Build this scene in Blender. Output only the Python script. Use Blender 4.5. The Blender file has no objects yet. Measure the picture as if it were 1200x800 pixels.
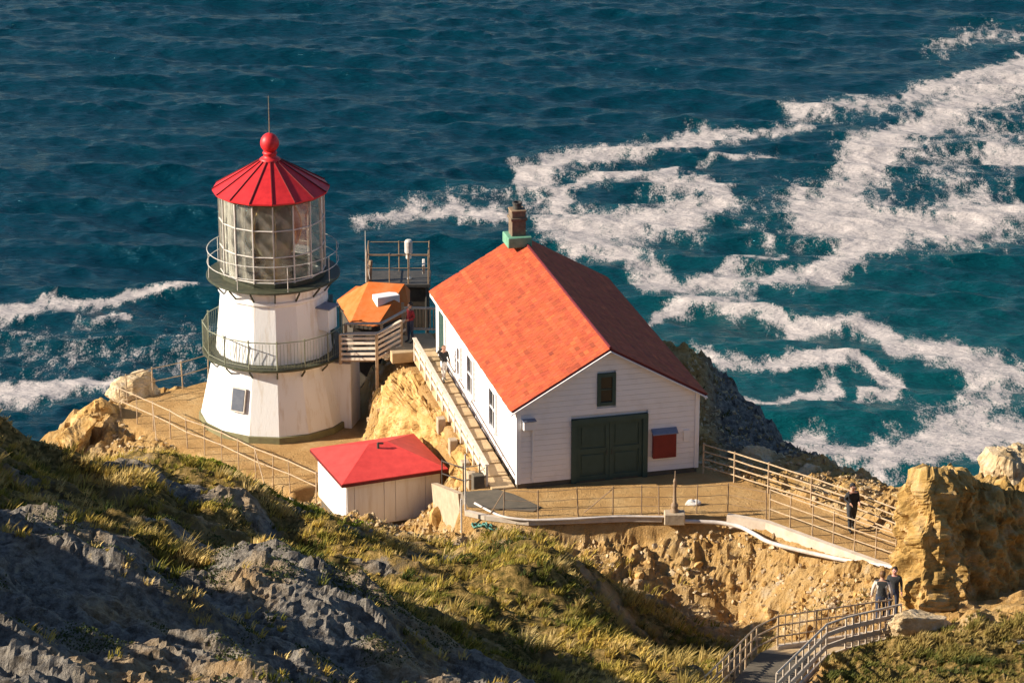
import bpy, bmesh, math, random
import numpy as np
from mathutils import Vector, Matrix

scene = bpy.context.scene
col = scene.collection
R = math.radians

# ------------------------------------------------------------------ camera, sky, sun, exposure
CAM_Z = 42.1
cam_d = bpy.data.cameras.new('camera')
cam_d.sensor_width = 36.0
cam_d.lens = 108.0
cam_d.clip_start = 0.5
cam_d.clip_end = 30000.0
cam = bpy.data.objects.new('camera', cam_d)
col.objects.link(cam)
cam.location = (0, 0, CAM_Z)
cam.rotation_euler = (R(90 - 20), 0, 0)
scene.camera = cam

SUN_EL, SUN_FRONT = R(25.5), R(6)          # sun stands to the left, a little on the camera's side
sdir = Vector((-math.cos(SUN_EL) * math.cos(SUN_FRONT), -math.cos(SUN_EL) * math.sin(SUN_FRONT), math.sin(SUN_EL)))
world = bpy.data.worlds.new('World')
scene.world = world
world.use_nodes = True
wn = world.node_tree
sky = wn.nodes.new('ShaderNodeTexSky')
sky.sky_type = 'NISHITA'
sky.sun_disc = False
sky.sun_elevation = SUN_EL
sky.sun_rotation = math.atan2(sdir.x, sdir.y)
sky.altitude = 100
sky.air_density = 1.0
sky.dust_density = 0.4
sky.ozone_density = 3.5
wn.links.new(sky.outputs[0], wn.nodes['Background'].inputs[0])
wn.nodes['Background'].inputs[1].default_value = 0.06
sun_d = bpy.data.lights.new('sun', 'SUN')
sun_d.energy = 5.0
sun_d.angle = R(0.53)
sun_d.color = (1.0, 0.90, 0.74)
sun = bpy.data.objects.new('sun', sun_d)
col.objects.link(sun)
sun.rotation_euler = sdir.to_track_quat('Z', 'Y').to_euler()
scene.render.engine = 'CYCLES'
scene.view_settings.view_transform = 'Standard'
scene.view_settings.look = 'None'
scene.view_settings.gamma = 1.0
scene.view_settings.use_curve_mapping = False
scene.view_settings.exposure = 1.0
scene.render.resolution_x, scene.render.resolution_y = 1024, 682

# ------------------------------------------------------------------ noise
def _hash(ix, iy, seed):
    h = (ix.astype(np.int64) * 374761393 + iy.astype(np.int64) * 668265263 + seed * 1442695041) & 0xffffffff
    h = ((h ^ (h >> 13)) * 1274126177) & 0xffffffff
    h = (h ^ (h >> 16)) & 0xffffffff
    return h.astype(np.float64) / 4294967295.0

def vnoise(x, y, seed=0):
    ix = np.floor(x); iy = np.floor(y)
    fx = x - ix; fy = y - iy
    ux = fx * fx * fx * (fx * (fx * 6 - 15) + 10); uy = fy * fy * fy * (fy * (fy * 6 - 15) + 10)
    a = _hash(ix, iy, seed); b = _hash(ix + 1, iy, seed); c = _hash(ix, iy + 1, seed); d = _hash(ix + 1, iy + 1, seed)
    return (a + (b - a) * ux + (c - a) * uy + (a - b - c + d) * ux * uy) * 2 - 1

def fbm(x, y, octv=4, seed=0, gain=.5, ridged=False):
    s = 0; amp = 1; tot = 0; n = 0
    c, si = math.cos(.6), math.sin(.6)
    for o in range(octv):
        n = vnoise(x + 17.3 * o, y - 9.1 * o, seed + o * 7)
        if ridged: n = 1 - 2 * np.abs(n)
        s = s + n * amp; tot += amp; amp *= gain
        x, y = (c * x - si * y) * 2.03, (si * x + c * y) * 2.03
    return s / tot

def fbm3(p, octv=4, seed=0, ridged=False):       # cheap 3d noise from three planes
    return (fbm(p[:, 0] + .31 * p[:, 2], p[:, 1] - .27 * p[:, 2], octv, seed, ridged=ridged)
            + fbm(p[:, 1] + .29 * p[:, 0], p[:, 2] + .1 * p[:, 0], octv, seed + 50, ridged=ridged)
            + fbm(p[:, 2] - .33 * p[:, 1], p[:, 0] + .2 * p[:, 1], octv, seed + 90, ridged=ridged)) / 1.8

def cells(x, y, seed=0):
    """cellular noise: F1 distance, F2 distance and a random value of the cell"""
    ix = np.floor(x); iy = np.floor(y)
    f1 = np.full(x.shape, 9.); f2 = np.full(x.shape, 9.); cid = np.zeros(x.shape)
    for dx in (-1, 0, 1):
        for dy in (-1, 0, 1):
            cx = ix + dx; cy = iy + dy
            d = np.hypot(cx + _hash(cx, cy, seed) - x, cy + _hash(cx, cy, seed + 3) - y)
            v = _hash(cx, cy, seed + 5)
            m = d < f1
            f2 = np.where(m, f1, np.minimum(f2, d))
            cid = np.where(m, v, cid); f1 = np.where(m, d, f1)
    return f1, f2, cid

def sstep(a, b, x):
    t = np.clip((x - a) / (b - a), 0, 1)
    return t * t * (3 - 2 * t)

# ------------------------------------------------------------------ materials
MATS = {}
def mat(name, c1, c2=None, scale=3.0, rough=.7, bump=0.0, bscale=20.0, metallic=0.0, spec=.4, stretch=(1, 1, 1), attr=None, detail=6.0, ramp=(.35, .65)):
    m = bpy.data.materials.new(name); MATS[name] = m
    m.use_nodes = True
    nt = m.node_tree; b = nt.nodes['Principled BSDF']
    b.inputs['Roughness'].default_value = rough
    b.inputs['Metallic'].default_value = metallic
    b.inputs['Specular IOR Level'].default_value = spec
    tc = nt.nodes.new('ShaderNodeTexCoord'); mp = nt.nodes.new('ShaderNodeMapping')
    mp.inputs['Scale'].default_value = stretch
    nt.links.new(tc.outputs['Object'], mp.inputs[0])
    if c2 is None: c2 = tuple(v * .82 for v in c1)
    n = nt.nodes.new('ShaderNodeTexNoise'); n.inputs['Scale'].default_value = scale; n.inputs['Detail'].default_value = detail
    n.inputs['Roughness'].default_value = .65
    nt.links.new(mp.outputs[0], n.inputs['Vector'])
    r = nt.nodes.new('ShaderNodeValToRGB')
    r.color_ramp.elements[0].position, r.color_ramp.elements[1].position = ramp
    r.color_ramp.elements[0].color = (*c1, 1); r.color_ramp.elements[1].color = (*c2, 1)
    nt.links.new(n.outputs['Fac'], r.inputs[0])
    out = r.outputs[0]
    if attr:
        a = nt.nodes.new('ShaderNodeAttribute'); a.attribute_name = attr
        mx = nt.nodes.new('ShaderNodeMix'); mx.data_type = 'RGBA'; mx.blend_type = 'MULTIPLY'; mx.inputs[0].default_value = 1
        nt.links.new(out, mx.inputs[6]); nt.links.new(a.outputs['Color'], mx.inputs[7]); out = mx.outputs[2]
    nt.links.new(out, b.inputs['Base Color'])
    if bump:
        n2 = nt.nodes.new('ShaderNodeTexNoise'); n2.inputs['Scale'].default_value = bscale; n2.inputs['Detail'].default_value = 5
        nt.links.new(mp.outputs[0], n2.inputs['Vector'])
        bm_ = nt.nodes.new('ShaderNodeBump'); bm_.inputs['Strength'].default_value = bump; bm_.inputs['Distance'].default_value = .03
        nt.links.new(n2.outputs['Fac'], bm_.inputs['Height']); nt.links.new(bm_.outputs[0], b.inputs['Normal'])
    return m

mat('white_paint', (.82, .78, .77), (.70, .65, .62), 1.6, .55, .15, 9, stretch=(.8, .8, .8), ramp=(.5, .85))
mat('tower_paint', (.80, .78, .76), (.52, .40, .26), 1.5, .5, .2, 8, stretch=(2.2, 2.2, .22), ramp=(.52, .84))
mat('shed_paint', (.80, .75, .71), (.60, .50, .40), 1.8, .55, .2, 9, stretch=(2, 2, .25), ramp=(.5, .82))
mat('plinth_paint', (.20, .19, .09), (.15, .13, .07), 3, .7, .2, 14)
mat('red_paint', (.66, .026, .028), (.50, .016, .02), 3.0, .48, .08, 6)
mat('red_shed_roof', (.70, .065, .055), (.58, .045, .04), 2.4, .6, .15, 9)
mat('seam_red', (.15, .012, .014), (.10, .010, .012), 4, .6)
mat('green_iron', (.040, .048, .028), (.075, .07, .04), 6, .55, .1, 20)
mat('rail_iron', (.26, .27, .19), (.16, .16, .10), 6, .6, .1, 20)
mat('pale_iron', (.62, .58, .53), (.48, .42, .36), 8, .55, .1, 20)
mat('dark_iron', (.045, .042, .038), (.08, .07, .06), 6, .6)
mat('rusty_iron', (.30, .21, .13), (.20, .12, .07), 12, .75, .15, 25)
mat('fence_pipe', (.52, .39, .25), (.36, .24, .14), 10, .65, .12, 25)
mat('brass', (.38, .26, .10), (.28, .19, .08), 9, .35, metallic=.7)
mat('door_green', (.026, .058, .050), (.036, .072, .062), 3, .6, .08, 12)
mat('shutter_grey', (.11, .12, .15), (.08, .09, .12), 5, .6)
mat('red_board', (.19, .016, .014), (.15, .013, .012), 4, .6, .1, 18)
mat('lead_blue', (.20, .22, .30), (.16, .18, .24), 5, .5)
mat('copper_green', (.17, .36, .24), (.11, .27, .17), 4, .65, .12, 15)
mat('chimney_brick', (.22, .16, .10), (.11, .08, .06), 7, .85, .3, 20)
mat('concrete', (.46, .36, .25), (.34, .26, .18), 3, .9, .3, 14)
mat('pale_concrete', (.60, .50, .40), (.48, .38, .29), 3, .9, .25, 14)
mat('dark_concrete', (.13, .105, .075), (.09, .075, .055), 3, .9, .3, 12)
mat('step_concrete', (.50, .36, .21), (.40, .28, .15), 2.5, .9, .3, 12)
mat('timber', (.44, .31, .19), (.30, .20, .12), 5, .8, .25, 18, stretch=(1, 1, .3))
mat('pale_timber', (.60, .50, .40), (.48, .38, .28), 5, .75, .2, 18)
mat('white_rail', (.70, .60, .50), (.58, .47, .36), 5, .7, .2, 18)
mat('dark_timber', (.085, .065, .045), (.05, .04, .03), 4, .85, .25, 15)
mat('shingle', (.50, .090, .030), (.40, .064, .022), 1.6, .85, .25, 30, attr='tint')
mat('orange_roof', (.60, .125, .012), (.58, .19, .05), 2.6, .85, .25, 25, attr='tint')
mat('pipe_white', (.68, .60, .54), (.50, .42, .36), 4, .5, .08, 15)
mat('hose_green', (.05, .19, .15), (.12, .30, .24), 9, .6)
mat('curtain', (.78, .74, .68), (.68, .63, .57), 5, .9)
mat('skin', (.50, .27, .18), (.45, .24, .16), 10, .55)
mat('skin_pink', (.60, .28, .22), (.55, .25, .2), 10, .55)
mat('hair_dark', (.025, .016, .010), (.04, .025, .015), 30, .6)
mat('hair_brown', (.12, .055, .02), (.16, .08, .03), 30, .6)
mat('cloth_charcoal', (.030, .032, .034), (.045, .046, .048), 12, .9, .3, 20)
mat('cloth_navy', (.025, .033, .06), (.035, .045, .075), 12, .9, .3, 20)
mat('cloth_red', (.30, .022, .03), (.22, .018, .022), 8, .85, .25, 20)
mat('cloth_pale', (.60, .52, .46), (.50, .42, .36), 8, .9, .25, 20)
mat('cloth_white', (.72, .68, .64), (.62, .58, .54), 8, .9, .25, 20)
mat('cloth_black', (.016, .016, .018), (.025, .025, .027), 9, .85, .3, 20)
mat('shoe', (.02, .018, .016), None, 9, .6)

def glass_mat():
    m = bpy.data.materials.new('lantern_glass'); MATS['lantern_glass'] = m
    m.use_nodes = True; nt = m.node_tree
    nt.nodes.remove(nt.nodes['Principled BSDF'])
    t = nt.nodes.new('ShaderNodeBsdfTransparent'); t.inputs[0].default_value = (.93, .94, .92, 1)
    g = nt.nodes.new('ShaderNodeBsdfGlossy'); g.inputs['Roughness'].default_value = .04
    d = nt.nodes.new('ShaderNodeBsdfDiffuse'); d.inputs[0].default_value = (.55, .50, .42, 1)
    lw = nt.nodes.new('ShaderNodeLayerWeight'); lw.inputs[0].default_value = .35
    fr = nt.nodes.new('ShaderNodeMapRange'); fr.inputs[1].default_value = .2; fr.inputs[2].default_value = 1.0; fr.inputs[3].default_value = .05; fr.inputs[4].default_value = .45; nt.links.new(lw.outputs['Facing'], fr.inputs[0])
    nz = nt.nodes.new('ShaderNodeTexNoise'); nz.inputs['Scale'].default_value = 2.0
    mr = nt.nodes.new('ShaderNodeMapRange'); mr.inputs[1].default_value = .4; mr.inputs[2].default_value = .75; mr.inputs[3].default_value = .06; mr.inputs[4].default_value = .30
    tc = nt.nodes.new('ShaderNodeTexCoord'); nt.links.new(tc.outputs['Object'], nz.inputs['Vector']); nt.links.new(nz.outputs[0], mr.inputs[0])
    a = nt.nodes.new('ShaderNodeMixShader'); b = nt.nodes.new('ShaderNodeMixShader')
    nt.links.new(mr.outputs[0], a.inputs[0]); nt.links.new(t.outputs[0], a.inputs[1]); nt.links.new(d.outputs[0], a.inputs[2])
    nt.links.new(fr.outputs[0], b.inputs[0]); nt.links.new(a.outputs[0], b.inputs[1]); nt.links.new(g.outputs[0], b.inputs[2])
    nt.links.new(b.outputs[0], nt.nodes['Material Output'].inputs[0])
glass_mat()
mat('dark_glass', (.010, .014, .016), (.016, .020, .022), 2, .25, spec=.4)
mat('lens_glass', (.34, .30, .20), (.26, .23, .16), 6, .12, spec=.8)

# ------------------------------------------------------------------ mesh helpers
class MB:
    def __init__(s): s.v = []; s.f = []
    def add(s, vs, fs):
        o = len(s.v); s.v += [tuple(p) for p in vs]; s.f += [tuple(i + o for i in f) for f in fs]; return s
    def box(s, c, size, M=None):
        x, y, z = (d / 2 for d in size)
        vs = [Vector((a * x, b * y, d * z)) for a in (-1, 1) for b in (-1, 1) for d in (-1, 1)]
        if M is not None: vs = [M @ v for v in vs]
        c = Vector(c)
        return s.add([v + c for v in vs], [(0, 1, 3, 2), (4, 6, 7, 5), (0, 4, 5, 1), (2, 3, 7, 6), (0, 2, 6, 4), (1, 5, 7, 3)])
    def rbox(s, c, size, b=.02, M=None):
        """box with chamfered edges"""
        x, y, z = (d / 2 for d in size); vs = []
        for sz in (-1, 1):
            for (ox, oy, oz) in ((x - b, y - b, z), (x, y - b, z - b), (x - b, y, z - b)):
                for a, c_ in ((-1, -1), (1, -1), (1, 1), (-1, 1)): vs.append(Vector((a * ox, c_ * oy, sz * oz)))
        bm = bmesh.new()
        for v in vs: bm.verts.new(v)
        bmesh.ops.convex_hull(bm, input=bm.verts)
        bm.verts.index_update()
        P = [v.co.copy() for v in bm.verts]; F = [[v.index for v in f.verts] for f in bm.faces]; bm.free()
        if M is not None: P = [M @ p for p in P]
        c = Vector(c)
        return s.add([p + c for p in P], F)
    def tube(s, p0, p1, r, n=6, r1=None):
        p0 = Vector(p0); p1 = Vector(p1); r1 = r if r1 is None else r1
        d = (p1 - p0).normalized(); a = d.orthogonal().normalized(); b = d.cross(a)
        vs = []
        for p, q in ((p0, r), (p1, r1)):
            for k in range(n):
                t = 2 * math.pi * k / n; vs.append(p + (a * math.cos(t) + b * math.sin(t)) * q)
        return s.add(vs, [(k, (k + 1) % n, n + (k + 1) % n, n + k) for k in range(n)] + [tuple(range(n))[::-1], tuple(range(n, 2 * n))])
    def bar(s, p0, p1, w, h, up=(0, 0, 1)):
        p0 = Vector(p0); p1 = Vector(p1); d = (p1 - p0).normalized(); u = Vector(up)
        sd = d.cross(u).normalized() * w / 2; uu = sd.cross(d).normalized() * h / 2
        vs = [p + sd * a + uu * b for p in (p0, p1) for a, b in ((-1, -1), (1, -1), (1, 1), (-1, 1))]
        return s.add(vs, [(0, 3, 2, 1), (4, 5, 6, 7), (0, 1, 5, 4), (1, 2, 6, 5), (2, 3, 7, 6), (3, 0, 4, 7)])
    def path(s, pts, r, n=8):
        pts = [Vector(p) for p in pts]; vs = []; a = None
        for i, p in enumerate(pts):
            d = (pts[min(i + 1, len(pts) - 1)] - pts[max(i - 1, 0)]).normalized()
            a = d.orthogonal().normalized() if a is None else (a - d * a.dot(d)).normalized()
            b = d.cross(a)
            for k in range(n):
                t = 2 * math.pi * k / n; vs.append(p + (a * math.cos(t) + b * math.sin(t)) * r)
        m = len(pts)
        fs = [(i * n + k, i * n + (k + 1) % n, (i + 1) * n + (k + 1) % n, (i + 1) * n + k) for i in range(m - 1) for k in range(n)]
        return s.add(vs, fs + [tuple(range(n))[::-1], tuple(range((m - 1) * n, m * n))])
    def lathe(s, prof, n=32, rot=0.0, c=(0, 0, 0), arc=None):
        vs = []; a0, a1 = (0, 2 * math.pi) if arc is None else arc
        full = arc is None; m = n if full else n + 1
        for r, z in prof:
            for k in range(m):
                t = a0 + (a1 - a0) * k / n + rot; vs.append((c[0] + r * math.cos(t), c[1] + r * math.sin(t), c[2] + z))
        fs = []
        for i in range(len(prof) - 1):
            for k in range(n):
                k2 = (k + 1) % m if full else k + 1
                fs.append((i * m + k, i * m + k2, (i + 1) * m + k2, (i + 1) * m + k))
        return s.add(vs, fs)
    def extrude(s, poly, z0, z1):
        n = len(poly); vs = [(p[0], p[1], z0) for p in poly] + [(p[0], p[1], z1) for p in poly]
        return s.add(vs, [(k, (k + 1) % n, n + (k + 1) % n, n + k) for k in range(n)] + [tuple(range(n))[::-1], tuple(range(n, 2 * n))])
    def mesh(s, name, mt, smooth=False):
        me = bpy.data.meshes.new(name); me.from_pydata(s.v, [], s.f); me.update()
        if mt: me.materials.append(MATS[mt])
        if smooth: me.polygons.foreach_set('use_smooth', [True] * len(me.polygons))
        return me
    def build(s, name, mt, parent=None, smooth=False, **kw):
        return link(name, s.mesh(name, mt, smooth), parent, **kw)

def link(name, me, parent=None, label=None, cat=None, group=None, kind=None, loc=None, rz=None):
    o = bpy.data.objects.new(name, me); col.objects.link(o)
    if parent is not None: o.parent = parent
    if loc is not None: o.location = loc
    if rz is not None: o.rotation_euler = (0, 0, rz)
    tag(o, label, cat, group, kind)
    return o

def tag(o, label=None, cat=None, group=None, kind=None):
    if label: o['label'] = label
    if cat: o['category'] = cat
    if group: o['group'] = group
    if kind: o['kind'] = kind

def empty(name, label, cat, loc=(0, 0, 0), rz=0, group=None):
    o = bpy.data.objects.new(name, None); col.objects.link(o)
    o.location = loc; o.rotation_euler = (0, 0, rz); o.empty_display_size = .3
    tag(o, label, cat, group); return o

def np_mesh(name, V, F, mt, smooth=True):
    """V (n,3), F (m,3|4) numpy -> mesh"""
    me = bpy.data.meshes.new(name); k = F.shape[1]
    me.vertices.add(len(V)); me.vertices.foreach_set('co', V.astype(np.float32).ravel())
    me.loops.add(F.size); me.loops.foreach_set('vertex_index', F.astype(np.int32).ravel())
    me.polygons.add(len(F)); me.polygons.foreach_set('loop_start', np.arange(0, F.size, k, dtype=np.int32))
    me.polygons.foreach_set('loop_total', np.full(len(F), k, dtype=np.int32))
    me.polygons.foreach_set('use_smooth', np.full(len(F), smooth))
    me.update(calc_edges=True); me.validate()
    if mt: me.materials.append(MATS[mt] if isinstance(mt, str) else mt)
    return me

def set_col(me, name, C):
    a = me.attributes.new(name, 'FLOAT_COLOR', 'POINT')
    C4 = np.ones((len(me.vertices), 4), np.float32); C4[:, :3] = C
    a.data.foreach_set('color', C4.ravel())

def set_float(me, name, A):
    a = me.attributes.new(name, 'FLOAT', 'POINT'); a.data.foreach_set('value', A.astype(np.float32).ravel())

def grid_faces(nx, ny):
    i = np.arange(nx * ny).reshape(ny, nx)
    return np.stack([i[:-1, :-1].ravel(), i[:-1, 1:].ravel(), i[1:, 1:].ravel(), i[1:, :-1].ravel()], 1)

# ------------------------------------------------------------------ the sea
SEA_Z = -75.0
FOAM = [
 (1.81,1,[(77.0,437.0),(67.0,424.4),(59.5,413.2),(52.3,402.6),(46.9,395.2)]),
 (2.67,1,[(46.9,395.2),(44.3,381.6),(41.5,370.6),(42.8,362.6)]),
 (2.19,1,[(37.9,366.0),(44.4,362.6),(53.0,363.2),(63.4,368.8)]),
 (0.84,1,[(48.0,356.8),(41.0,349.9),(35.4,344.8),(28.1,342.3),(20.0,340.4),(14.5,340.1)]),
 (1.16,0.85,[(40.6,415.4),(48.0,417.6),(56.2,425.3),(64.4,431.8),(77.1,441.4)]),
 (2.0,0.62,[(63.9,451.9),(71.9,458.2),(80.2,457.1)]),
 (3.01,0.5,[(72.3,407.6),(63.6,400.1),(55.0,387.4),(57.1,377.9)]),
 (1.3,0.9,[(70.3,395.2),(64.8,392.9)]),
 (1.18,1,[(0.0,385.1),(4.5,390.5),(11.4,395.2),(18.5,400.5),(25.7,404.7)]),
 (0.77,0.75,[(25.7,404.7),(35.1,405.1),(41.1,407.6)]),
 (1.54,1,[(1.3,382.8),(4.4,382.0),(6.0,377.9)]),
 (0.62,1,[(5.4,370.6),(6.6,376.8),(10.0,384.7),(15.7,387.0),(21.9,388.1)]),
 (2.18,1,[(4.8,362.6),(10.6,364.6),(16.0,366.7),(21.5,368.8)]),
 (0.92,1,[(20.4,368.8),(25.7,371.0),(27.3,375.3),(24.9,380.9),(18.3,382.8)]),
 (1.33,1,[(8.3,355.8),(13.4,351.2),(16.7,344.8)]),
 (0.67,0.8,[(23.1,342.9),(28.8,351.8),(32.2,352.5),(32.8,357.1),(31.1,361.2)]),
 (0.89,0.9,[(-19.2,365.3),(-12.9,368.5),(-7.0,369.2),(0.0,366.7)]),
 (1.42,0.45,[(-13.0,373.1),(-4.4,377.5),(2.2,373.9)]),
 (0.53,0.6,[(24.9,390.5),(30.3,394.9),(34.7,393.6)]),
 (1.61,0.4,[(28.3,374.2),(29.8,365.3),(36.1,376.1)]),
 (0.8,1,[(16.9,327.9),(22.1,333.5),(27.6,334.4),(30.9,327.4),(37.6,326.5),(42.9,322.9)]),
 (1.12,1,[(42.9,322.9),(48.1,319.0),(52.1,313.6),(56.5,309.4)]),
 (1.5,0.75,[(48.7,316.2),(50.7,307.1),(47.2,298.8),(43.3,295.9)]),
 (1.81,0.45,[(52.8,305.8),(49.5,295.9)]),
 (0.69,0.7,[(21.2,318.4),(26.2,315.7),(30.6,317.6)]),
 (0.59,1,[(30.0,316.8),(34.2,316.2),(37.6,313.3),(40.1,310.7),(41.4,307.8),(39.9,304.8),(36.7,304.3)]),
 (0.5,0.9,[(23.4,302.8),(30.0,305.3),(34.0,307.8),(33.4,310.9)]),
 (0.95,1,[(27.7,289.5),(34.8,290.2),(40.0,290.9),(45.4,292.1),(53.7,292.1)]),
 (0.4,0.8,[(25.9,293.0),(31.7,294.7)]),
 (0.7,0.5,[(32.5,285.4),(39.3,284.8)]),
 (0.55,1,[(-60.1,332.0),(-53.2,335.0),(-47.5,336.8),(-41.9,339.8),(-36.5,340.4)]),
 (0.75,1,[(-55.9,305.8),(-49.2,306.5),(-45.4,305.0),(-40.7,307.8)]),
 (2.97,0.44,[(-58.5,321.7),(-47.0,317.6),(-35.4,319.0)]),
 (0.54,0.6,[(-49.5,328.8),(-43.7,329.7)]),
 (7.0,.13,[(25,388),(45,372),(66,390)]),
 (5.0,.11,[(30,318),(45,305),(54,298)]),
]

def spread(lo, hi, step, far, growth=1.25):
    mid = list(np.arange(lo, hi + step, step)); out = []; s = step; x = hi + step
    while x < far: s *= growth; x += s; out.append(x)
    lo_l = []; s = step; x = lo
    while x > -far: s *= growth; x -= s; lo_l.append(x)
    return np.array(lo_l[::-1] + mid + out)

def make_sea():
    xs = spread(-100, 105, .42, 9000); ys = spread(262, 500, .42, 9000)
    X, Y = np.meshgrid(xs, ys); x = X.ravel(); y = Y.ravel()
    rng = np.random.RandomState(4)
    z = np.zeros_like(x); dx = np.zeros_like(x); dy = np.zeros_like(x)
    fade = sstep(330, 120, np.abs(x)) * sstep(800, 505, y) * sstep(120, 255, y)
    # patches of rougher and calmer water
    gust = .75 + .5 * fbm(x / 45, y / 60, 3, 31)
    for i in range(110):
        L = 1.5 * (18 / 1.5) ** rng.rand()
        th = R(-98) + rng.normal() * (.30 if L > 7 else .55)
        k = 2 * math.pi / L; kx, ky = k * math.cos(th), k * math.sin(th)
        amp = (.0062 if L < 9 else .005) * L ** .92 * (.5 + rng.rand())
        ph = kx * x + ky * y + rng.rand() * 6.28
        g = gust if L < 6 else 1
        z += amp * g * np.sin(ph)
        dx += -amp * .9 * math.cos(th) * np.cos(ph) * -1; dy += amp * .9 * math.sin(th) * np.cos(ph)
    z *= fade
    V = np.stack([x + dx * fade, y + dy * fade, SEA_Z + z], 1)
    # drifting foam: bands traced on the water, bent by eddies
    wx = x + 2.0 * fbm(x / 9, y / 20, 4, 11) + .8 * fbm(x / 2.5, y / 7, 3, 77)
    wy = y + 5.0 * fbm(x / 9, y / 20, 4, 23) + 2.4 * fbm(x / 2.5, y / 7, 3, 93)
    sq = .31
    foam = np.zeros_like(x)
    for hw, st, pts in FOAM:
        best = np.full(x.shape, 1e9)
        xs0 = [p[0] for p in pts]; ys0 = [p[1] for p in pts]
        m = (x > min(xs0) - 12) & (x < max(xs0) + 12) & (y > min(ys0) - 40) & (y < max(ys0) + 40)
        bx, by = wx[m], wy[m] * sq; bb = np.full(bx.shape, 1e9)
        for (ax, ay), (cx, cy) in zip(pts[:-1], pts[1:]):
            ay *= sq; cy *= sq; ex, ey = cx - ax, cy - ay
            t = np.clip(((bx - ax) * ex + (by - ay) * ey) / (ex * ex + ey * ey), 0, 1)
            bb = np.minimum(bb, np.hypot(bx - ax - t * ex, by - ay - t * ey))
        d = bb / (hw * 1.12)
        f = st * .95 * (1 - np.clip(d / 2.0, 0, 1)) ** 1.15
        foam[m] = 1 - (1 - foam[m]) * (1 - f * .95)
    foam = np.clip(foam, 0, 1)
    me = np_mesh('sea', V, grid_faces(len(xs), len(ys)), None)
    set_float(me, 'foam', foam)
    # water close to the shore carries more churned-up air
    set_float(me, 'milky', sstep(400, 290, y) * sstep(-40, 25, x))
    m = bpy.data.materials.new('sea_water'); m.use_nodes = True; nt = m.node_tree
    b = nt.nodes['Principled BSDF']
    L = nt.links.new
    def nd(t, **kw):
        n = nt.nodes.new(t)
        for k, v in kw.items(): setattr(n, k, v)
        return n
    geo = nd('ShaderNodeNewGeometry')
    mp = nd('ShaderNodeMapping'); mp.inputs['Scale'].default_value = (1, .4, 1); L(geo.outputs['Position'], mp.inputs[0])
    fa = nd('ShaderNodeAttribute', attribute_name='foam'); mk = nd('ShaderNodeAttribute', attribute_name='milky')
    n1 = nd('ShaderNodeTexNoise'); n1.inputs['Scale'].default_value = 2.2; n1.inputs['Detail'].default_value = 6; n1.inputs['Roughness'].default_value = .75
    n2 = nd('ShaderNodeTexNoise'); n2.inputs['Scale'].default_value = .45; n2.inputs['Detail'].default_value = 5; n2.inputs['Distortion'].default_value = 1.2
    L(mp.outputs[0], n1.inputs['Vector']); L(mp.outputs[0], n2.inputs['Vector'])
    # foam: dense cores, a lace of thin strands, and fine flecks thinning out towards open water
    n3 = nd('ShaderNodeTexNoise'); n3.inputs['Scale'].default_value = 5.5; n3.inputs['Detail'].default_value = 3; n3.inputs['Roughness'].default_value = .8
    L(mp.outputs[0], n3.inputs['Vector'])
    wv = nd('ShaderNodeMix', data_type='VECTOR'); wv.inputs[0].default_value = .35; L(mp.outputs[0], wv.inputs[4]); L(n2.outputs['Color'], wv.inputs[5])
    vo = nd('ShaderNodeTexVoronoi', feature='DISTANCE_TO_EDGE'); vo.inputs['Scale'].default_value = .75; L(wv.outputs[1], vo.inputs['Vector'])
    lace = nd('ShaderNodeMapRange'); lace.inputs[1].default_value = 0; lace.inputs[2].default_value = .30; lace.inputs[3].default_value = .15; lace.inputs[4].default_value = -.05; L(vo.outputs['Distance'], lace.inputs[0])
    def madd(src, k, off=0.):
        q = nd('ShaderNodeMath', operation='MULTIPLY_ADD'); q.inputs[1].default_value = k; q.inputs[2].default_value = off; L(src, q.inputs[0]); return q.outputs[0]
    def plus(p_, q_):
        q = nd('ShaderNodeMath', operation='ADD'); L(p_, q.inputs[0]); L(q_, q.inputs[1]); return q.outputs[0]
    tot = plus(plus(plus(madd(n1.outputs['Fac'], .65, -.325), madd(n2.outputs['Fac'], .9, -.45)), madd(n3.outputs['Fac'], 1.2, -.6)), plus(lace.outputs[0], fa.outputs['Fac']))
    st = nd('ShaderNodeMapRange'); st.interpolation_type = 'SMOOTHSTEP'; st.inputs[1].default_value = .40; st.inputs[2].default_value = .80; L(tot, st.inputs[0])
    gate = nd('ShaderNodeMapRange'); gate.inputs[1].default_value = .02; gate.inputs[2].default_value = .25; L(fa.outputs['Fac'], gate.inputs[0])
    fm = nd('ShaderNodeMath', operation='MULTIPLY'); L(st.outputs[0], fm.inputs[0]); L(gate.outputs[0], fm.inputs[1])
    deep = nd('ShaderNodeMix', data_type='RGBA'); deep.inputs[6].default_value = (.0004, .027, .043, 1); deep.inputs[7].default_value = (.002, .056, .062, 1)
    mm = nd('ShaderNodeMath', operation='MULTIPLY_ADD', use_clamp=True); mm.inputs[1].default_value = .9; L(fa.outputs['Fac'], mm.inputs[0]); L(mk.outputs['Fac'], mm.inputs[2]); L(mm.outputs[0], deep.inputs[0])
    fc = nd('ShaderNodeMix', data_type='RGBA'); fc.inputs[6].default_value = (.36, .315, .30, 1); fc.inputs[7].default_value = (.56, .49, .46, 1)
    L(n2.outputs['Fac'], fc.inputs[0])
    cm = nd('ShaderNodeMix', data_type='RGBA'); L(fm.outputs[0], cm.inputs[0]); L(deep.outputs[2], cm.inputs[6]); L(fc.outputs[2], cm.inputs[7])
    L(cm.outputs[2], b.inputs['Base Color'])
    ro = nd('ShaderNodeMapRange'); ro.inputs[3].default_value = .13; ro.inputs[4].default_value = .9; L(fm.outputs[0], ro.inputs[0]); L(ro.outputs[0], b.inputs['Roughness'])
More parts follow.
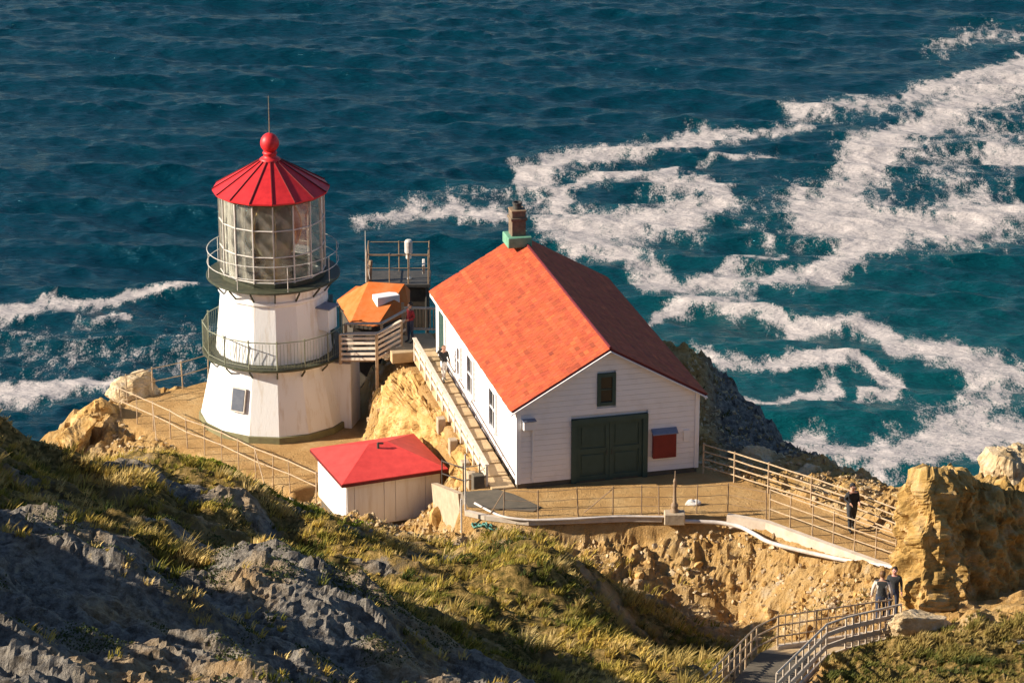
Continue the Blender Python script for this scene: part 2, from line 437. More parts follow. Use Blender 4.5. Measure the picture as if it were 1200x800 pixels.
    b.inputs['IOR'].default_value = 1.33; b.inputs['Specular Tint'].default_value = (.12, .60, .80, 1)
    bn = nd('ShaderNodeTexNoise'); bn.inputs['Scale'].default_value = 1.3; bn.inputs['Detail'].default_value = 6; bn.inputs['Roughness'].default_value = .6
    mpb = nd('ShaderNodeMapping'); mpb.inputs['Scale'].default_value = (.38, 1.0, 1); mpb.inputs['Rotation'].default_value = (0, 0, .14); L(geo.outputs['Position'], mpb.inputs[0]); L(mpb.outputs[0], bn.inputs['Vector'])
    bp = nd('ShaderNodeBump'); bp.inputs['Strength'].default_value = 1.0; bp.inputs['Distance'].default_value = .5
    L(bn.outputs['Fac'], bp.inputs['Height']); L(bp.outputs[0], b.inputs['Normal'])
    me.materials.append(m)
    link('sea', me, kind='structure', label='dark teal sea with drifting bands of pale foam')
make_sea()

# ------------------------------------------------------------------ the headland (terrain)
HU = Vector((math.cos(R(13.9)), math.sin(R(13.9)), 0)); HV = Vector((-HU.y, HU.x, 0)); HO = Vector((.21, 100.47, 0))
def hp(u, v, z=0.0): return HO + HU * u + HV * v + Vector((0, 0, z))
TOWER = Vector((-9.45, 115.2, -3.0))

CTRL = [  # x, y, z of the ground
 # near hill: crest, middle, lower
 (-15.8,88,6.9),(-14.5,90,5.9),(-12.55,93,4.1),(-10.8,95,3.0),(-8.7,96,1.3),(-6.7,97,.55),(-4.4,97,0),(-1.75,96,-.45),(.56,92.5,.9),(2.83,93,-.33),(5.15,93.6,-1.5),(7.35,94.3,-2.65),
 (-13.4,74,10.4),(-10.6,78,7.7),(-7.3,80,5.75),(-3.8,84,3.35),(0,85,2.6),(4.0,87,-.1),(3.4,90,-.2),(6.2,88.5,-1.4),(5.6,84,.6),(-16,80,9.0),(-9,86,5.0),(-2,90,1.3),
 (-10.6,58,15.3),(-8.9,48,18.3),(-6.9,50,17.3),(-5.2,56,14.4),(-2.9,62,11.4),(0,70,7.45),(3.5,75,5.0),(6.0,78,3.3),(-5,70,10.2),(-9,66,11.8),
 (-20,70,15.7),(-20,55,20.9),(-20,62,18.7),(-20,77,12.6),(-20,84,9.2),(-14,40,22.5),(-20,40,23.5),(-26,60,21),(-26,80,11.5),(-22,88,7.5),(-26,92,4),(0,50,15.2),(6,60,10.5),(0,35,21.5),(10,40,18),(12,60,9),(22,55,9),(22,40,15),(-34,60,16),(-34,40,22),(-34,85,5),  # unseen left shoulder, raised to throw shade over the lower slope
 # behind the crest
 (-14,97,2.0),(-11,100,.2),(-8,101,-1.6),(-5,100.5,-2.3),(-17,96,1.0),(-19,101,-1.5),(-15,103,-1.8),(-12,105,-3.5),(-9,104.5,-3.6),(-16,108,-3.6),(-13,108.5,-4.1),(-10.5,107,-4.0),(-17.5,112,-4.2),(-19,106,-4),
 # tower terrace, bank beside the walkway
 (-16,115,-3.1),(-13,113,-3),(-9,109.5,-3),(-9,118,-3),(-6.5,113,-3),(-6.2,116.5,-2.6),(-5.6,110.3,-2.9),(-4.7,112.4,-.5),(-4.4,110.0,-1.5),(-3.9,107.8,-2.6),(-3.1,109.6,-.3),(-3.2,106,-2.5),(-2.2,106,-.5),(-1.6,103.5,-.5),(-2.6,103.2,-1.9),
 (-6.5,105,-3),(-4,105.5,-3),(-2.6,101.5,-2.4),(-2.4,99.8,-2.0),(-3.8,101.5,-2.8),(-3.8,98.8,-1.0),
 # yard and house
 (0,99,0),(4,100,0),(6,99.5,0),(3,108,0),(1,113,0),(5,105,0),(-2.8,114,.3),(-3.5,116.5,-.4),(-1,117,-.2),
 # rocky slope under the yard
 (-1.0,97.2,-.45),(1.4,96.6,-.95),(1.3,95.6,-1.2),(3.5,96.3,-1.35),(3.4,95.2,-1.9),(5.8,96.6,-1.3),(5.7,95.2,-2.5),(7.4,96.8,-1.0),(7.6,95.2,-2.9),(8.9,95.6,-1.2),(8.6,92.5,-2.2),(8.3,89.5,-1.2),(9.9,92.6,-1.0),(10.4,94.3,-.6),(11.6,91,.0),(11.9,92.6,-.3),
 (9,98.6,0),(11,97.2,0),(12.6,95,0),(14,95,.1),
 # stairs and ground at their foot
 (12,88.6,.1),(10.3,88,.1),(8.6,87.6,.0),(8.6,86.6,.1),(7,80,2.1),(7.9,82,1.5),(6.6,75,3.5),(13.3,87,.9),(15.8,86,1.2),(10.2,83,1.3),(12.6,82,1.5),(15,81,2.0),(9.3,84.5,.7),(8.7,79,2.2),(11,74,3.8),(18,74,4),(20,86,1.2),(16,91,.6),(19,92,.2),
 # right-hand edge behind house and path
 (6.6,111,1.2),(7.6,111,.25),(8.6,111,-.8),(9.5,110,-1.5),(10.8,109,-2.2),(8.0,106,-.5),(9,104,-.6),(10,103.6,-.2),(9.2,102.2,-.1),(11.2,102.2,-.4),(10.8,100.6,.0),(12.2,100.6,.0),(13.1,98.8,.35),(15,98,.4),(17,97,.5),
 (4.6,115.5,.3),(2,118,-.2),(-4.5,121,-2.2),(-8,121.5,-3.5),(-3,123.5,-3.2),
]
LAND = [(-45,25),(-45,84),(-27,94),(-20.5,101),(-19.3,108),(-18.6,115.5),(-15.5,119.3),(-12.3,121.3),(-7,123.2),(-3,124),(2.5,120),(7,114),(9,112),(11.2,109.4),(12.2,104),(13.6,101),(16,99.6),(22,98),(34,93),(34,25)]

_cp = np.array(CTRL, float)
_n = len(_cp)
_D = np.hypot(_cp[:, None, 0] - _cp[None, :, 0], _cp[:, None, 1] - _cp[None, :, 1])
_A = np.zeros((_n + 3, _n + 3)); _A[:_n, :_n] = _D; _A[:_n, _n] = 1; _A[:_n, _n + 1:] = _cp[:, :2]; _A[_n:, :_n] = _A[:_n, _n:].T
_w = np.linalg.solve(_A, np.r_[_cp[:, 2], 0, 0, 0])

def poly_sd(x, y, poly):
    """signed distance to a polygon, negative inside"""
    d = np.full(x.shape, 1e9); ins = np.zeros(x.shape, bool)
    n = len(poly)
    for i in range(n):
        ax, ay = poly[i]; bx, by = poly[(i + 1) % n]; ex, ey = bx - ax, by - ay
        t = np.clip(((x - ax) * ex + (y - ay) * ey) / (ex * ex + ey * ey), 0, 1)
        d = np.minimum(d, np.hypot(x - ax - t * ex, y - ay - t * ey))
        c = ((ay > y) != (by > y)) & (x < (bx - ax) * (y - ay) / ((by - ay) or 1e-9) + ax)
        ins ^= c
    return np.where(ins, -d, d)

_h = lambda u, v: (hp(u, v).x, hp(u, v).y)
TERRACE = [(-15.7, 115.0), (-14.2, 113.4), (-12.6, 111.6), (-11.1, 110.3), (-9.7, 108.7), (-8.3, 107.5), (-6.2, 109.2), (-5.9, 113.5), (-6.3, 118.6), (-12.2, 119.4), (-13.6, 118.3), (-15.4, 116.9)]
SHEDPAD = [(-7.4, 105.6), (-6.1, 102.9), (-2.2, 104.3), (-3.6, 107.6)]
YARD = [(-1.75, 98.5), (-.9, 98.05), (.6, 97.6), (2.4, 97.8), (4.1, 97.95), (5.6, 97.9), (7.5, 98.2), (8.8, 97.55), (10.2, 96.2), (11.5, 94.95), (12.8, 93.7), (14.2, 93.6), (14.2, 95.0), (13.1, 95.9), (11.75, 97.4), (10.4, 98.7), (9.0, 100.0), (7.9, 101.1), _h(6.7, 0), _h(6.9, 13), _h(-.2, 13.2), _h(-1.15, 14.6), _h(-1.15, .3), (-1.5, 100.3)]
STAIR = [(5.4, 77), (7.65, 86.9), (8.4, 87.75), (12.4, 88.9), (12.6, 87.9), (9.7, 86.6), (7.3, 77)]
def stair_z(y): return .1 + np.maximum(0, 86.6 - y) * .31

def ground(x, y, detail=True):
    x = np.atleast_1d(np.asarray(x, float)); y = np.atleast_1d(np.asarray(y, float))
    z = np.full(x.shape, _w[_n]) + _w[_n + 1] * x + _w[_n + 2] * y
    for i in range(_n): z += _w[i] * np.hypot(x - _cp[i, 0], y - _cp[i, 1])
    hill = sstep(97.5, 93, y + .12 * np.maximum(0, x)) * sstep(9.5, 5.5, x + (y - 86) * .1)
    flat = np.ones(x.shape); zone = np.zeros(x.shape)
    sds = [(poly_sd(x, y, TERRACE), -3.0, .5), (poly_sd(x, y, SHEDPAD), -3.0, .5), (poly_sd(x, y, YARD), 0.0, .45), (poly_sd(x, y, STAIR), None, .4)]
    for sd, zz, w in sds: flat = np.minimum(flat, sstep(-.02, w + .05, sd))
    if detail:
        # hill: long ribs of rock, hummocks; elsewhere: broken rock
        rib = fbm(x / 7.5 + 2, (y + .30 * x) / 2.3, 3, 5, ridged=True)
        hum = fbm(x / 2.6, y / 2.2, 4, 41)
        fine = fbm(x / .7, y / .6, 3, 61)
        l1, l2, lid = cells((x + .2 * y) / 2.6, (y + .32 * x) / .95, 27)
        ledge = sstep(0, .35, l2 - l1) * (lid - .35)
        broad = fbm(x / 4.6, (y + .3 * x) / 7.5, 3, 205)
        near = (1 - .55 * sstep(86, 93, y)) * (.3 + .7 * sstep(52, 78, y))
        bare = np.clip(.55 - .9 * fbm(x / 3.2, (y + .3 * x) / 1.8, 4, 88), 0, 1)
        k1, k2, kid = cells((x + .2 * y) / .9 + .3 * fine, (y + .3 * x) / .55, 227)
        bare = np.maximum(bare, bare_low(x, y))
        j1, j2, jid = cells((x + .25 * y) / .42 + .25 * fine, (y + .3 * x) / .8, 327)
        crack = .20 * (jid - .4) * sstep(0, .12, j2 - j1) - .14 * (1 - sstep(0, .10, k2 - k1)) + .14 * fbm(x / .28, y / .4, 3, 217, ridged=True) + .34 * (kid - .4) * sstep(0, .15, k2 - k1) + .16 * fbm(x / .45, y / .45, 3, 211, ridged=True)
        streak = sstep(.25, .75, fbm(x / 9.0 + 4, (y + .30 * x) / 3.2, 3, 611, ridged=True)) * (.55 + .45 * fbm(x / 1.6, y / 2.0, 3, 613))
        hump = 1.15 * np.exp(-((x - 1.3) / 1.5) ** 2 - ((y - 87.5) / 4.5) ** 2) - .45 * np.exp(-((x + 5.0) / 2.5) ** 2 - ((y - 96) / 3.0) ** 2)
        zh = hump + .55 * streak + (1.5 * broad + .45 * rib) * near + .34 * hum + .10 * fine + .40 * ledge + .5 * bare * crack
        f1, f2, cid = cells(x / .85 + .35 * vnoise(x * 1.3, y * 1.3, 3), y / .75 + .35 * vnoise(x * 1.3, y * 1.3, 8), 12)
        g1, g2, gid = cells(x / .34, y / .32, 19)
        rough = np.clip(.55 + 1.1 * fbm(x / 2.4, y / 2.2, 3, 301), .12, 1)
        zr = .15 * fbm(x / .55, y / .5, 4, 171, ridged=True) * (.4 + rough) - .12 * (1 - sstep(0, .07, f2 - f1)) + .40 * fbm(x / 1.9, y / 1.7, 4, 71, ridged=True) + .22 * rough * (cid - .5) * sstep(0, .2, f2 - f1) + .14 * rough * (gid - .5) * sstep(0, .2, g2 - g1) + .16 * fbm(x / .45, y / .4, 3, 3)
        z = z + (hill * zh + (1 - hill) * zr) * flat
    sea_sd = poly_sd(x, y, LAND) + 1.3 * fbm(x / 3.0, y / 3.0, 4, 15)
    for sd, zz, w in sds[:3]:
        k = 1 - sstep(0, w, sd)
        z = z * (1 - k) + zz * k
    k = 1 - sstep(0, .35, sds[3][0]); z = z * (1 - k) + (stair_z(y) - .12) * k
    if detail:
        z = z + (1 - flat) * (.012 * fbm(x / .5, y / .5, 3, 9) + .02 * fbm(x / 2, y / 2, 2, 2))
    drop = np.maximum(0, sea_sd)
    z = z - drop * 1.75 - sstep(0, 1.2, sea_sd) * .5
    return z, hill, flat, sds, sea_sd

def bare_low(x, y):                       # bare grey rock low on the hill, and two pale streaks above it
    n = fbm(x / 3.0, y / 4.0, 3, 701)
    a = sstep(78, 70.5, y + 7 * n + .42 * np.maximum(0, x + 12)) * sstep(4.5, 0, x + 2 * n)
    q = y + .55 * x
    b = (1 - sstep(.5, 1.5, np.abs(q - 75.5 + 2.5 * n))) * sstep(-1, -6, x) + (1 - sstep(.4, 1.2, np.abs(q - 83.0 + 2.5 * n))) * sstep(0, -5, x)
    return np.clip(a + .8 * b, 0, 1)

def gz(x, y): return float(ground(x, y)[0][0])

def make_ground():
    xs = np.concatenate([np.arange(-45, -22, .6), np.arange(-22, -17, .2), np.arange(-17, 13.5, .08), np.arange(13.5, 21, .2), np.arange(21, 36, .6)])
    ys = np.concatenate([np.arange(25, 46, .5), np.arange(46, 90, .11), np.arange(90, 119, .09), np.arange(119, 127, .2), np.arange(127, 150, .8)])
    X, Y = np.meshgrid(xs, ys); x, y = X.ravel(), Y.ravel()
    z, hill, flat, sds, sea_sd = ground(x, y)
    gzy, gzx = np.gradient(z.reshape(X.shape), ys, xs)
    slope = np.hypot(gzx, gzy).ravel()
    me = np_mesh('headland', np.stack([x, y, z], 1), grid_faces(len(xs), len(ys)), None)
    path = 1 - flat
    bareness = np.clip(.55 - .9 * fbm(x / 3.2, (y + .3 * x) / 1.8, 4, 88), 0, 1)
    fc = grid_faces(len(xs), len(ys)); me.polygons.foreach_set('use_smooth', (flat[fc[:, 0]] < .35) | ((hill[fc[:, 0]] > .5) & (bare_low(x[fc[:, 0]], y[fc[:, 0]]) < .4)))
    veg = hill * (.35 + .9 * fbm(x / 3.2, (y + .3 * x) / 1.8, 4, 88) + .35)
    low = bare_low(x, y)
    veg = np.clip(veg - .8 * low, 0, 1)
    right = sstep(9, 10.5, x) * sstep(87.5, 85, y)
    veg = np.maximum(veg, right * np.clip(.8 + .5 * fbm(x / 2, y / 2, 3, 33), 0, 1)) * flat
    tl = sstep(-12, -13.5, x) * sstep(112, 116, y)
    grey = hill * np.clip(.50 + .35 * low + .9 * fbm(x / 2.2, (y + .3 * x) / 3, 4, 44), 0, .92)
    grey = np.maximum(grey, sstep(7.0, 8.2, x) * sstep(103.5, 105.5, y))  # shadow beside the house put into the rock colour as darker grey
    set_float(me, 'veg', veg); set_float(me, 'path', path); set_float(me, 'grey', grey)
    m = bpy.data.materials.new('headland_ground'); m.use_nodes = True; nt = m.node_tree; L = nt.links.new
    b = nt.nodes['Principled BSDF']; b.inputs['Roughness'].default_value = .95; b.inputs['Specular IOR Level'].default_value = .15
    def nd(t, **kw):
        n = nt.nodes.new(t)
        for k, v in kw.items(): setattr(n, k, v)
        return n
    geo = nd('ShaderNodeNewGeometry')
    def noise(s, d=6, r=.65, dist=0.):
        n = nd('ShaderNodeTexNoise'); n.inputs['Scale'].default_value = s; n.inputs['Detail'].default_value = d; n.inputs['Roughness'].default_value = r; n.inputs['Distortion'].default_value = dist
        L(geo.outputs['Position'], n.inputs['Vector']); return n.outputs['Fac']
    def ramp(f, stops):
        r = nd('ShaderNodeValToRGB'); e = r.color_ramp.elements
        while len(e) < len(stops): e.new(.5)
        for i, (p, c) in enumerate(stops): e[i].position = p; e[i].color = (*c, 1)
        L(f, r.inputs[0]); return r.outputs[0]
    def mix(f, a, c):
        n = nd('ShaderNodeMix', data_type='RGBA'); L(f, n.inputs[0]); L(a, n.inputs[6]); L(c, n.inputs[7]); return n.outputs[2]
    nA, nB, nC = noise(.9), noise(4.5, 8, .7), noise(22, 4, .7)
    yellow = ramp(nA, [(.30, (.34, .19, .065)), (.45, (.52, .31, .11)), (.58, (.60, .40, .18)), (.72, (.56, .46, .33))])
    yel2 = ramp(nB, [(.36, (.22, .12, .04)), (.5, (.52, .30, .10)), (.66, (.64, .47, .27))])
    h = nd('ShaderNodeMath', operation='MULTIPLY'); h.inputs[1].default_value = .55; L(nB, h.inputs[0])
    rock = mix(h.outputs[0], yellow, yel2)
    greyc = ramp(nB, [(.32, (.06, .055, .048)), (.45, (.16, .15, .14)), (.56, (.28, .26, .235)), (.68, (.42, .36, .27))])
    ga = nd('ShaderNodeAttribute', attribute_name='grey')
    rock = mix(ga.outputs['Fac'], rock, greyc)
    soil = ramp(nB, [(.34, (.05, .043, .012)), (.46, (.15, .105, .03)), (.56, (.32, .205, .065)), (.68, (.48, .33, .14))])
    va = nd('ShaderNodeAttribute', attribute_name='veg')
    vs = nd('ShaderNodeMath', operation='MULTIPLY_ADD'); vs.inputs[1].default_value = 1.0; L(nB, vs.inputs[0]); L(va.outputs['Fac'], vs.inputs[2])
    vr = nd('ShaderNodeMapRange'); vr.inputs[1].default_value = .78; vr.inputs[2].default_value = 1.0; L(vs.outputs[0], vr.inputs[0])
    c = mix(vr.outputs[0], rock, soil)
    dirt = ramp(nA, [(.32, (.42, .235, .085)), (.5, (.54, .32, .125)), (.66, (.62, .41, .19))])
    dirt2 = ramp(nC, [(.35, (.38, .21, .08)), (.6, (.58, .36, .16))])
    hf = nd('ShaderNodeMath', operation='MULTIPLY'); hf.inputs[1].default_value = .5; L(nC, hf.inputs[0])
    dirt = mix(hf.outputs[0], dirt, dirt2)
    pa = nd('ShaderNodeAttribute', attribute_name='path')
    c = mix(pa.outputs['Fac'], c, dirt)
    L(c, b.inputs['Base Color'])
    bp = nd('ShaderNodeBump'); bp.inputs['Strength'].default_value = 1.0; bp.inputs['Distance'].default_value = .16
    ad = nd('ShaderNodeMath', operation='ADD'); L(nB, ad.inputs[0])
    nC2 = nd('ShaderNodeMath', operation='MULTIPLY'); nC2.inputs[1].default_value = .65; L(nC, nC2.inputs[0]); L(nC2.outputs[0], ad.inputs[1])
    L(ad.outputs[0], bp.inputs['Height']); L(bp.outputs[0], b.inputs['Normal'])
    me.materials.append(m)
    return link('headland', me, kind='structure', label='steep rocky headland with yellow rock, dirt yard and grassy near hill')
headland = make_ground()

# rock material for loose stones, boulders and crags
def rock_mat(name, a, b_, c, s=1.0):
    m = bpy.data.materials.new(name); MATS[name] = m; m.use_nodes = True; nt = m.node_tree; L = nt.links.new
    b = nt.nodes['Principled BSDF']; b.inputs['Roughness'].default_value = .95; b.inputs['Specular IOR Level'].default_value = .15
    geo = nt.nodes.new('ShaderNodeNewGeometry')
    n = nt.nodes.new('ShaderNodeTexNoise'); n.inputs['Scale'].default_value = 1.7 * s; n.inputs['Detail'].default_value = 9; n.inputs['Roughness'].default_value = .7
    L(geo.outputs['Position'], n.inputs['Vector'])
    r = nt.nodes.new('ShaderNodeValToRGB'); e = r.color_ramp.elements; e.new(.5)
    for i, (p, cc) in enumerate(((.34, a), (.5, b_), (.66, c))): e[i].position = p; e[i].color = (*cc, 1)
    L(n.outputs['Fac'], r.inputs[0]); L(r.outputs[0], b.inputs['Base Color'])
    n2 = nt.nodes.new('ShaderNodeTexNoise'); n2.inputs['Scale'].default_value = 6 * s; n2.inputs['Detail'].default_value = 7; n2.inputs['Roughness'].default_value = .7
    L(geo.outputs['Position'], n2.inputs['Vector'])
    bp = nt.nodes.new('ShaderNodeBump'); bp.inputs['Strength'].default_value = .8; bp.inputs['Distance'].default_value = .09
    L(n2.outputs['Fac'], bp.inputs['Height']); L(bp.outputs[0], b.inputs['Normal'])
rock_mat('rock_yellow', (.26, .145, .045), (.52, .31, .11), (.62, .44, .22))
rock_mat('rock_pale', (.30, .20, .10), (.52, .38, .22), (.62, .50, .36))
rock_mat('rock_crag', (.17, .105, .035), (.40, .24, .075), (.52, .36, .18), .8)
rock_mat('rock_grey', (.10, .09, .08), (.22, .205, .19), (.40, .36, .30))

def ico(sub):
    bm = bmesh.new(); bmesh.ops.create_icosphere(bm, subdivisions=sub, radius=1)
    bm.verts.index_update()
    V = np.array([v.co[:] for v in bm.verts]); F = np.array([[v.index for v in f.verts] for f in bm.faces]); bm.free()
    return V, F
ICO = {s: ico(s) for s in (2, 4, 5)}

def boulder_mesh(name, seed, mt, sub=2, amp=.35, planes=9):
    V, F = ICO[sub]; V = V.copy(); rng = np.random.RandomState(seed)
    for _ in range(planes):                          # knock flat faces into it
        n = rng.normal(size=3); n /= np.linalg.norm(n); d = .48 + .30 * rng.rand()
        t = V @ n; k = t > d; V[k] -= np.outer((t[k] - d) * .92, n)
    V *= (1 + amp * fbm3(V * 1.2 + seed * 3.1, 4 if sub > 2 else 2, seed))[:, None]
    if sub > 3: V *= (1 + .10 * fbm3(V * 4.0 + seed, 3, seed + 9, ridged=True))[:, None]
    return np_mesh(name, V, F, mt, smooth=False)

# ------------------------------------------------------------------ crags on the right, left rocks
def crag(name, base, top, z0, hts, mt, label, cat, seed, M=270, K=96, C=50, amp=.46, power=1.0, bow=0.0):
    """loft from a base outline to a top outline with its own height at every corner, then broken up"""
    n = len(base)
    bp_ = np.array(base, float); tp = np.array(top, float); hh = np.array(hts, float)
    seg = np.hypot(*(np.roll(bp_, -1, 0) - bp_).T); cum = np.r_[0, np.cumsum(seg)]
    s = np.linspace(0, cum[-1], M, endpoint=False)
    def interp(a):
        a2 = np.concatenate([a, a[:1]]); return np.interp(s, cum, a2)
    B = np.stack([interp(bp_[:, 0]), interp(bp_[:, 1])], 1); T = np.stack([interp(tp[:, 0]), interp(tp[:, 1])], 1); Hh = interp(hh)
    rows = []
    for k in range(K + 1):
        t = k / K; q = t ** power
        P = B * (1 - q) + T * q
        rows.append(np.c_[P, z0 + (Hh - z0) * t])
    ctr = np.r_[T.mean(0)]; hc = Hh.mean() + bow
    for k in range(1, C + 1):
        t = k / C
        P = T * (1 - t) + ctr * t
        rows.append(np.c_[P, Hh * (1 - t) + hc * t])
    V = np.concatenate(rows)
    nr = len(rows); i = np.arange(nr * M).reshape(nr, M)
    F = np.stack([i[:-1].ravel(), np.roll(i, -1, 1)[:-1].ravel(), np.roll(i, -1, 1)[1:].ravel(), i[1:].ravel()], 1)
    me = np_mesh(name, V, F, mt, smooth=False)
    N = np.zeros(len(V) * 3, np.float32); me.vertices.foreach_get('normal', N); N = N.reshape(-1, 3)
    d = amp * (1.3 * fbm3(V / 1.7, 4, seed) + .9 * fbm3(V / .75, 4, seed + 4, ridged=True) + .55 * fbm3(V * np.array([1, 1, .6]) / .30, 4, seed + 8, ridged=True))
    V2 = V + N * d[:, None]
    me.vertices.foreach_set('co', V2.astype(np.float32).ravel()); me.update()
    return link(name, me, label=label, cat=cat)

crag('rock_crag', [(12.75, 92.6), (12.55, 90.6), (12.9, 88.9), (13.5, 88.3), (14.3, 89.4), (16.0, 90.0), (18.5, 90.5), (21, 91.5), (21, 94.5), (17, 95), (14.2, 94.2)],
     [(12.95, 92.2), (12.95, 91.5), (13.3, 90.9), (13.7, 90.9), (14.4, 91.3), (15.6, 91.8), (17.6, 92.4), (20, 92.8), (20, 93.8), (17, 94), (14, 93.4)],
     -1.5, [3.0, 3.9, 4.5, 4.6, 3.7, 3.3, 2.5, 2.4, 2.0, 2.2, 3.2], 'rock_crag', 'tall ochre rock crag with shaded flank at the end of the railed path', 'rock', 3)
crag('rock_pinnacle', [(15.7, 97.6), (15.7, 95.8), (17.2, 95.0), (19.5, 95.2), (20, 97.5), (17.5, 98.6)],
     [(16.35, 97.3), (16.4, 96.7), (16.9, 96.3), (18.4, 96.4), (18.8, 97.2), (17.4, 97.7)], -2.5, [2.6, 2.7, 2.7, 1.9, 1.8, 2.6], 'rock_pale', 'pointed pale rock standing behind the ochre crag above the sea', 'rock', 8, M=110, K=48, C=24, amp=.26)

crag('rock_outcrop', [(-6.0, 112.0), (-5.6, 110.2), (-4.5, 108.6), (-3.35, 107.75), (-2.8, 106.0), (-2.2, 104.6), (-2.0, 102.9), (-1.6, 101.7), (-1.05, 102.0), (-2.55, 108.0), (-3.85, 112.6), (-4.9, 113.1)],
     [(-5.0, 112.0), (-4.75, 110.6), (-3.7, 109.1), (-2.85, 107.6), (-2.4, 106.0), (-1.9, 104.6), (-1.7, 103.1), (-1.4, 102.1), (-1.2, 102.3), (-2.6, 107.9), (-3.8, 112.0), (-4.6, 112.5)],
     -3.4, [-.5, -.75, -.45, -.35, -.5, -.5, -.4, -.35, -.15, -.12, -.1, -.3], 'rock_yellow', 'craggy ochre rock bank between the lighthouse terrace and the stepped walkway', 'rock', 31, M=300, K=50, C=16, amp=.24, power=.75)

def boulder(name, loc, size, rz, seed, mt, label, sub=5, amp=.35):
    o = link(name, boulder_mesh(name, seed, mt, sub, amp), label=label, cat='rock', loc=loc, rz=rz)
    o.scale = size; return o
boulder('boulder', (12.85, 87.45, .75), (1.15, .62, .60), .35, 5, 'rock_pale', 'flat-topped pale boulder at the foot of the ochre crag')
boulder('boulder', (-17.3, 113.7, -3.4), (1.0, 1.1, 1.0), .2, 11, 'rock_yellow', 'rounded ochre boulder at the sea end of the pipe fence')
boulder('boulder', (-16.6, 115.6, -3.3), (1.0, 1.0, 1.15), 1.0, 12, 'rock_yellow', 'tall ochre boulder above the surf by the fence corner')
boulder('boulder', (-18.4, 111.7, -3.9), (1.3, 1.2, 1.1), 2.0, 13, 'rock_yellow', 'broad ochre boulder lowest on the seaward slope beside the hill')
boulder('boulder', (-15.5, 118.0, -3.1), (1.25, 1.0, .8), .5, 14, 'rock_pale', 'low pale rock knob beyond the fence corner')
boulder('boulder', (9.1, 103.6, -.6), (1.25, .9, .95), .4, 15, 'rock_pale', 'pale tan boulder behind the path rail near the white building')
boulder('boulder', (10.5, 102.3, -.7), (1.1, .8, .8), .9, 16, 'rock_pale', 'rough tan boulder behind the middle of the path rail')
boulder('boulder', (12.1, 100.4, -.35), (.9, .7, .6), 1.4, 17, 'rock_yellow', 'small tan boulder behind the rail near the walker in black')
boulder('boulder', (13.2, 98.4, .0), (1.0, .8, .7), 2.2, 18, 'rock_yellow', 'ochre boulder between the railed path and the pale pinnacle')
boulder('boulder', (14.6, 85.9, 1.0), (.75, .3, .22), .3, 19, 'rock_grey', 'flat grey stone slab lying in the grass below the crag')
boulder('boulder', (15.7, 85.3, 1.15), (.8, .3, .2), .1, 20, 'rock_grey', 'second flat grey slab in the grass, farther from the stairs')

# stones embedded in the slopes: parts of the headland
def scatter_stones():
    rng = random.Random(7)
    meshes = [boulder_mesh('stone', 100 + k, ('rock_yellow', 'rock_pale', 'rock_yellow')[k % 3], 2, .22, 14) for k in range(12)]
    regions = [  # quad area, count, size
        ([(-1.2, 97.6), (7.2, 97.5), (9.0, 93.2), (1.5, 95.0)], 70, (.08, .24)),
        ([(7.4, 97.0), (12.4, 93.0), (11.4, 91.0), (7.6, 93.4)], 50, (.07, .2)),
        ([(-4.6, 111.8), (-1.35, 101.5), (-2.6, 102.0), (-5.6, 110.6)], 70, (.14, .42)),
        ([(-15.2, 113.6), (-8.4, 106.9), (-9.4, 105.4), (-15.8, 111.5)], 30, (.08, .24)),
    ]
    for q, n, (a, b) in regions:
        for _ in range(n):
            s, t = rng.random(), rng.random()
            x = (q[0][0] * (1 - s) + q[1][0] * s) * (1 - t) + (q[3][0] * (1 - s) + q[2][0] * s) * t
            y = (q[0][1] * (1 - s) + q[1][1] * s) * (1 - t) + (q[3][1] * (1 - s) + q[2][1] * s) * t
            z, hill, flat, sds, _s = ground(x, y)
            if flat[0] < .55: continue
            r = a + (b - a) * rng.random() ** 2
            o = link('stone', rng.choice(meshes), headland, loc=(x, y, z[0] - r * .15))
            o.scale = (r * rng.uniform(.8, 1.3), r * rng.uniform(.8, 1.3), r * rng.uniform(.6, 1.1)); o.rotation_euler = (rng.random() * 6, rng.random() * 6, rng.random() * 6)
scatter_stones()

def scree():
    """small broken stone lying all over the bare slopes"""
    rng = np.random.RandomState(21)
    bm = bmesh.new(); bmesh.ops.create_icosphere(bm, subdivisions=1, radius=1); bm.verts.index_update()
    V0 = np.array([v.co[:] for v in bm.verts]); F0 = np.array([[v.index for v in f.verts] for f in bm.faces]); bm.free()
    x = rng.uniform(-16, 13, 30000); y = rng.uniform(90, 118, 30000)
    z, hill, flat, sds, ssd = ground(x, y)
    k = (flat > .5) & (hill < .4) & (ssd < -.4) & (sds[3][0] > .1) & (rng.rand(len(x)) < np.clip(.5 + fbm(x / 1.5, y / 1.5, 3, 401), .08, 1))
    x, y, z = x[k][:6500], y[k][:6500], z[k][:6500]; n = len(x)
    r = .025 + .085 * rng.rand(n) ** 3
    V = V0[None] * (1 + .35 * rng.normal(size=(n, len(V0), 1))) * r[:, None, None] * rng.uniform(.6, 1.3, (n, 1, 3)) + np.stack([x, y, z + r * .1], 1)[:, None]
    F = (F0[None] + (np.arange(n) * len(V0))[:, None, None]).reshape(-1, 3)
    me = np_mesh('scree', V.reshape(-1, 3), F, 'rock_pale', smooth=False); link('scree', me, headland, kind='stuff')
scree()

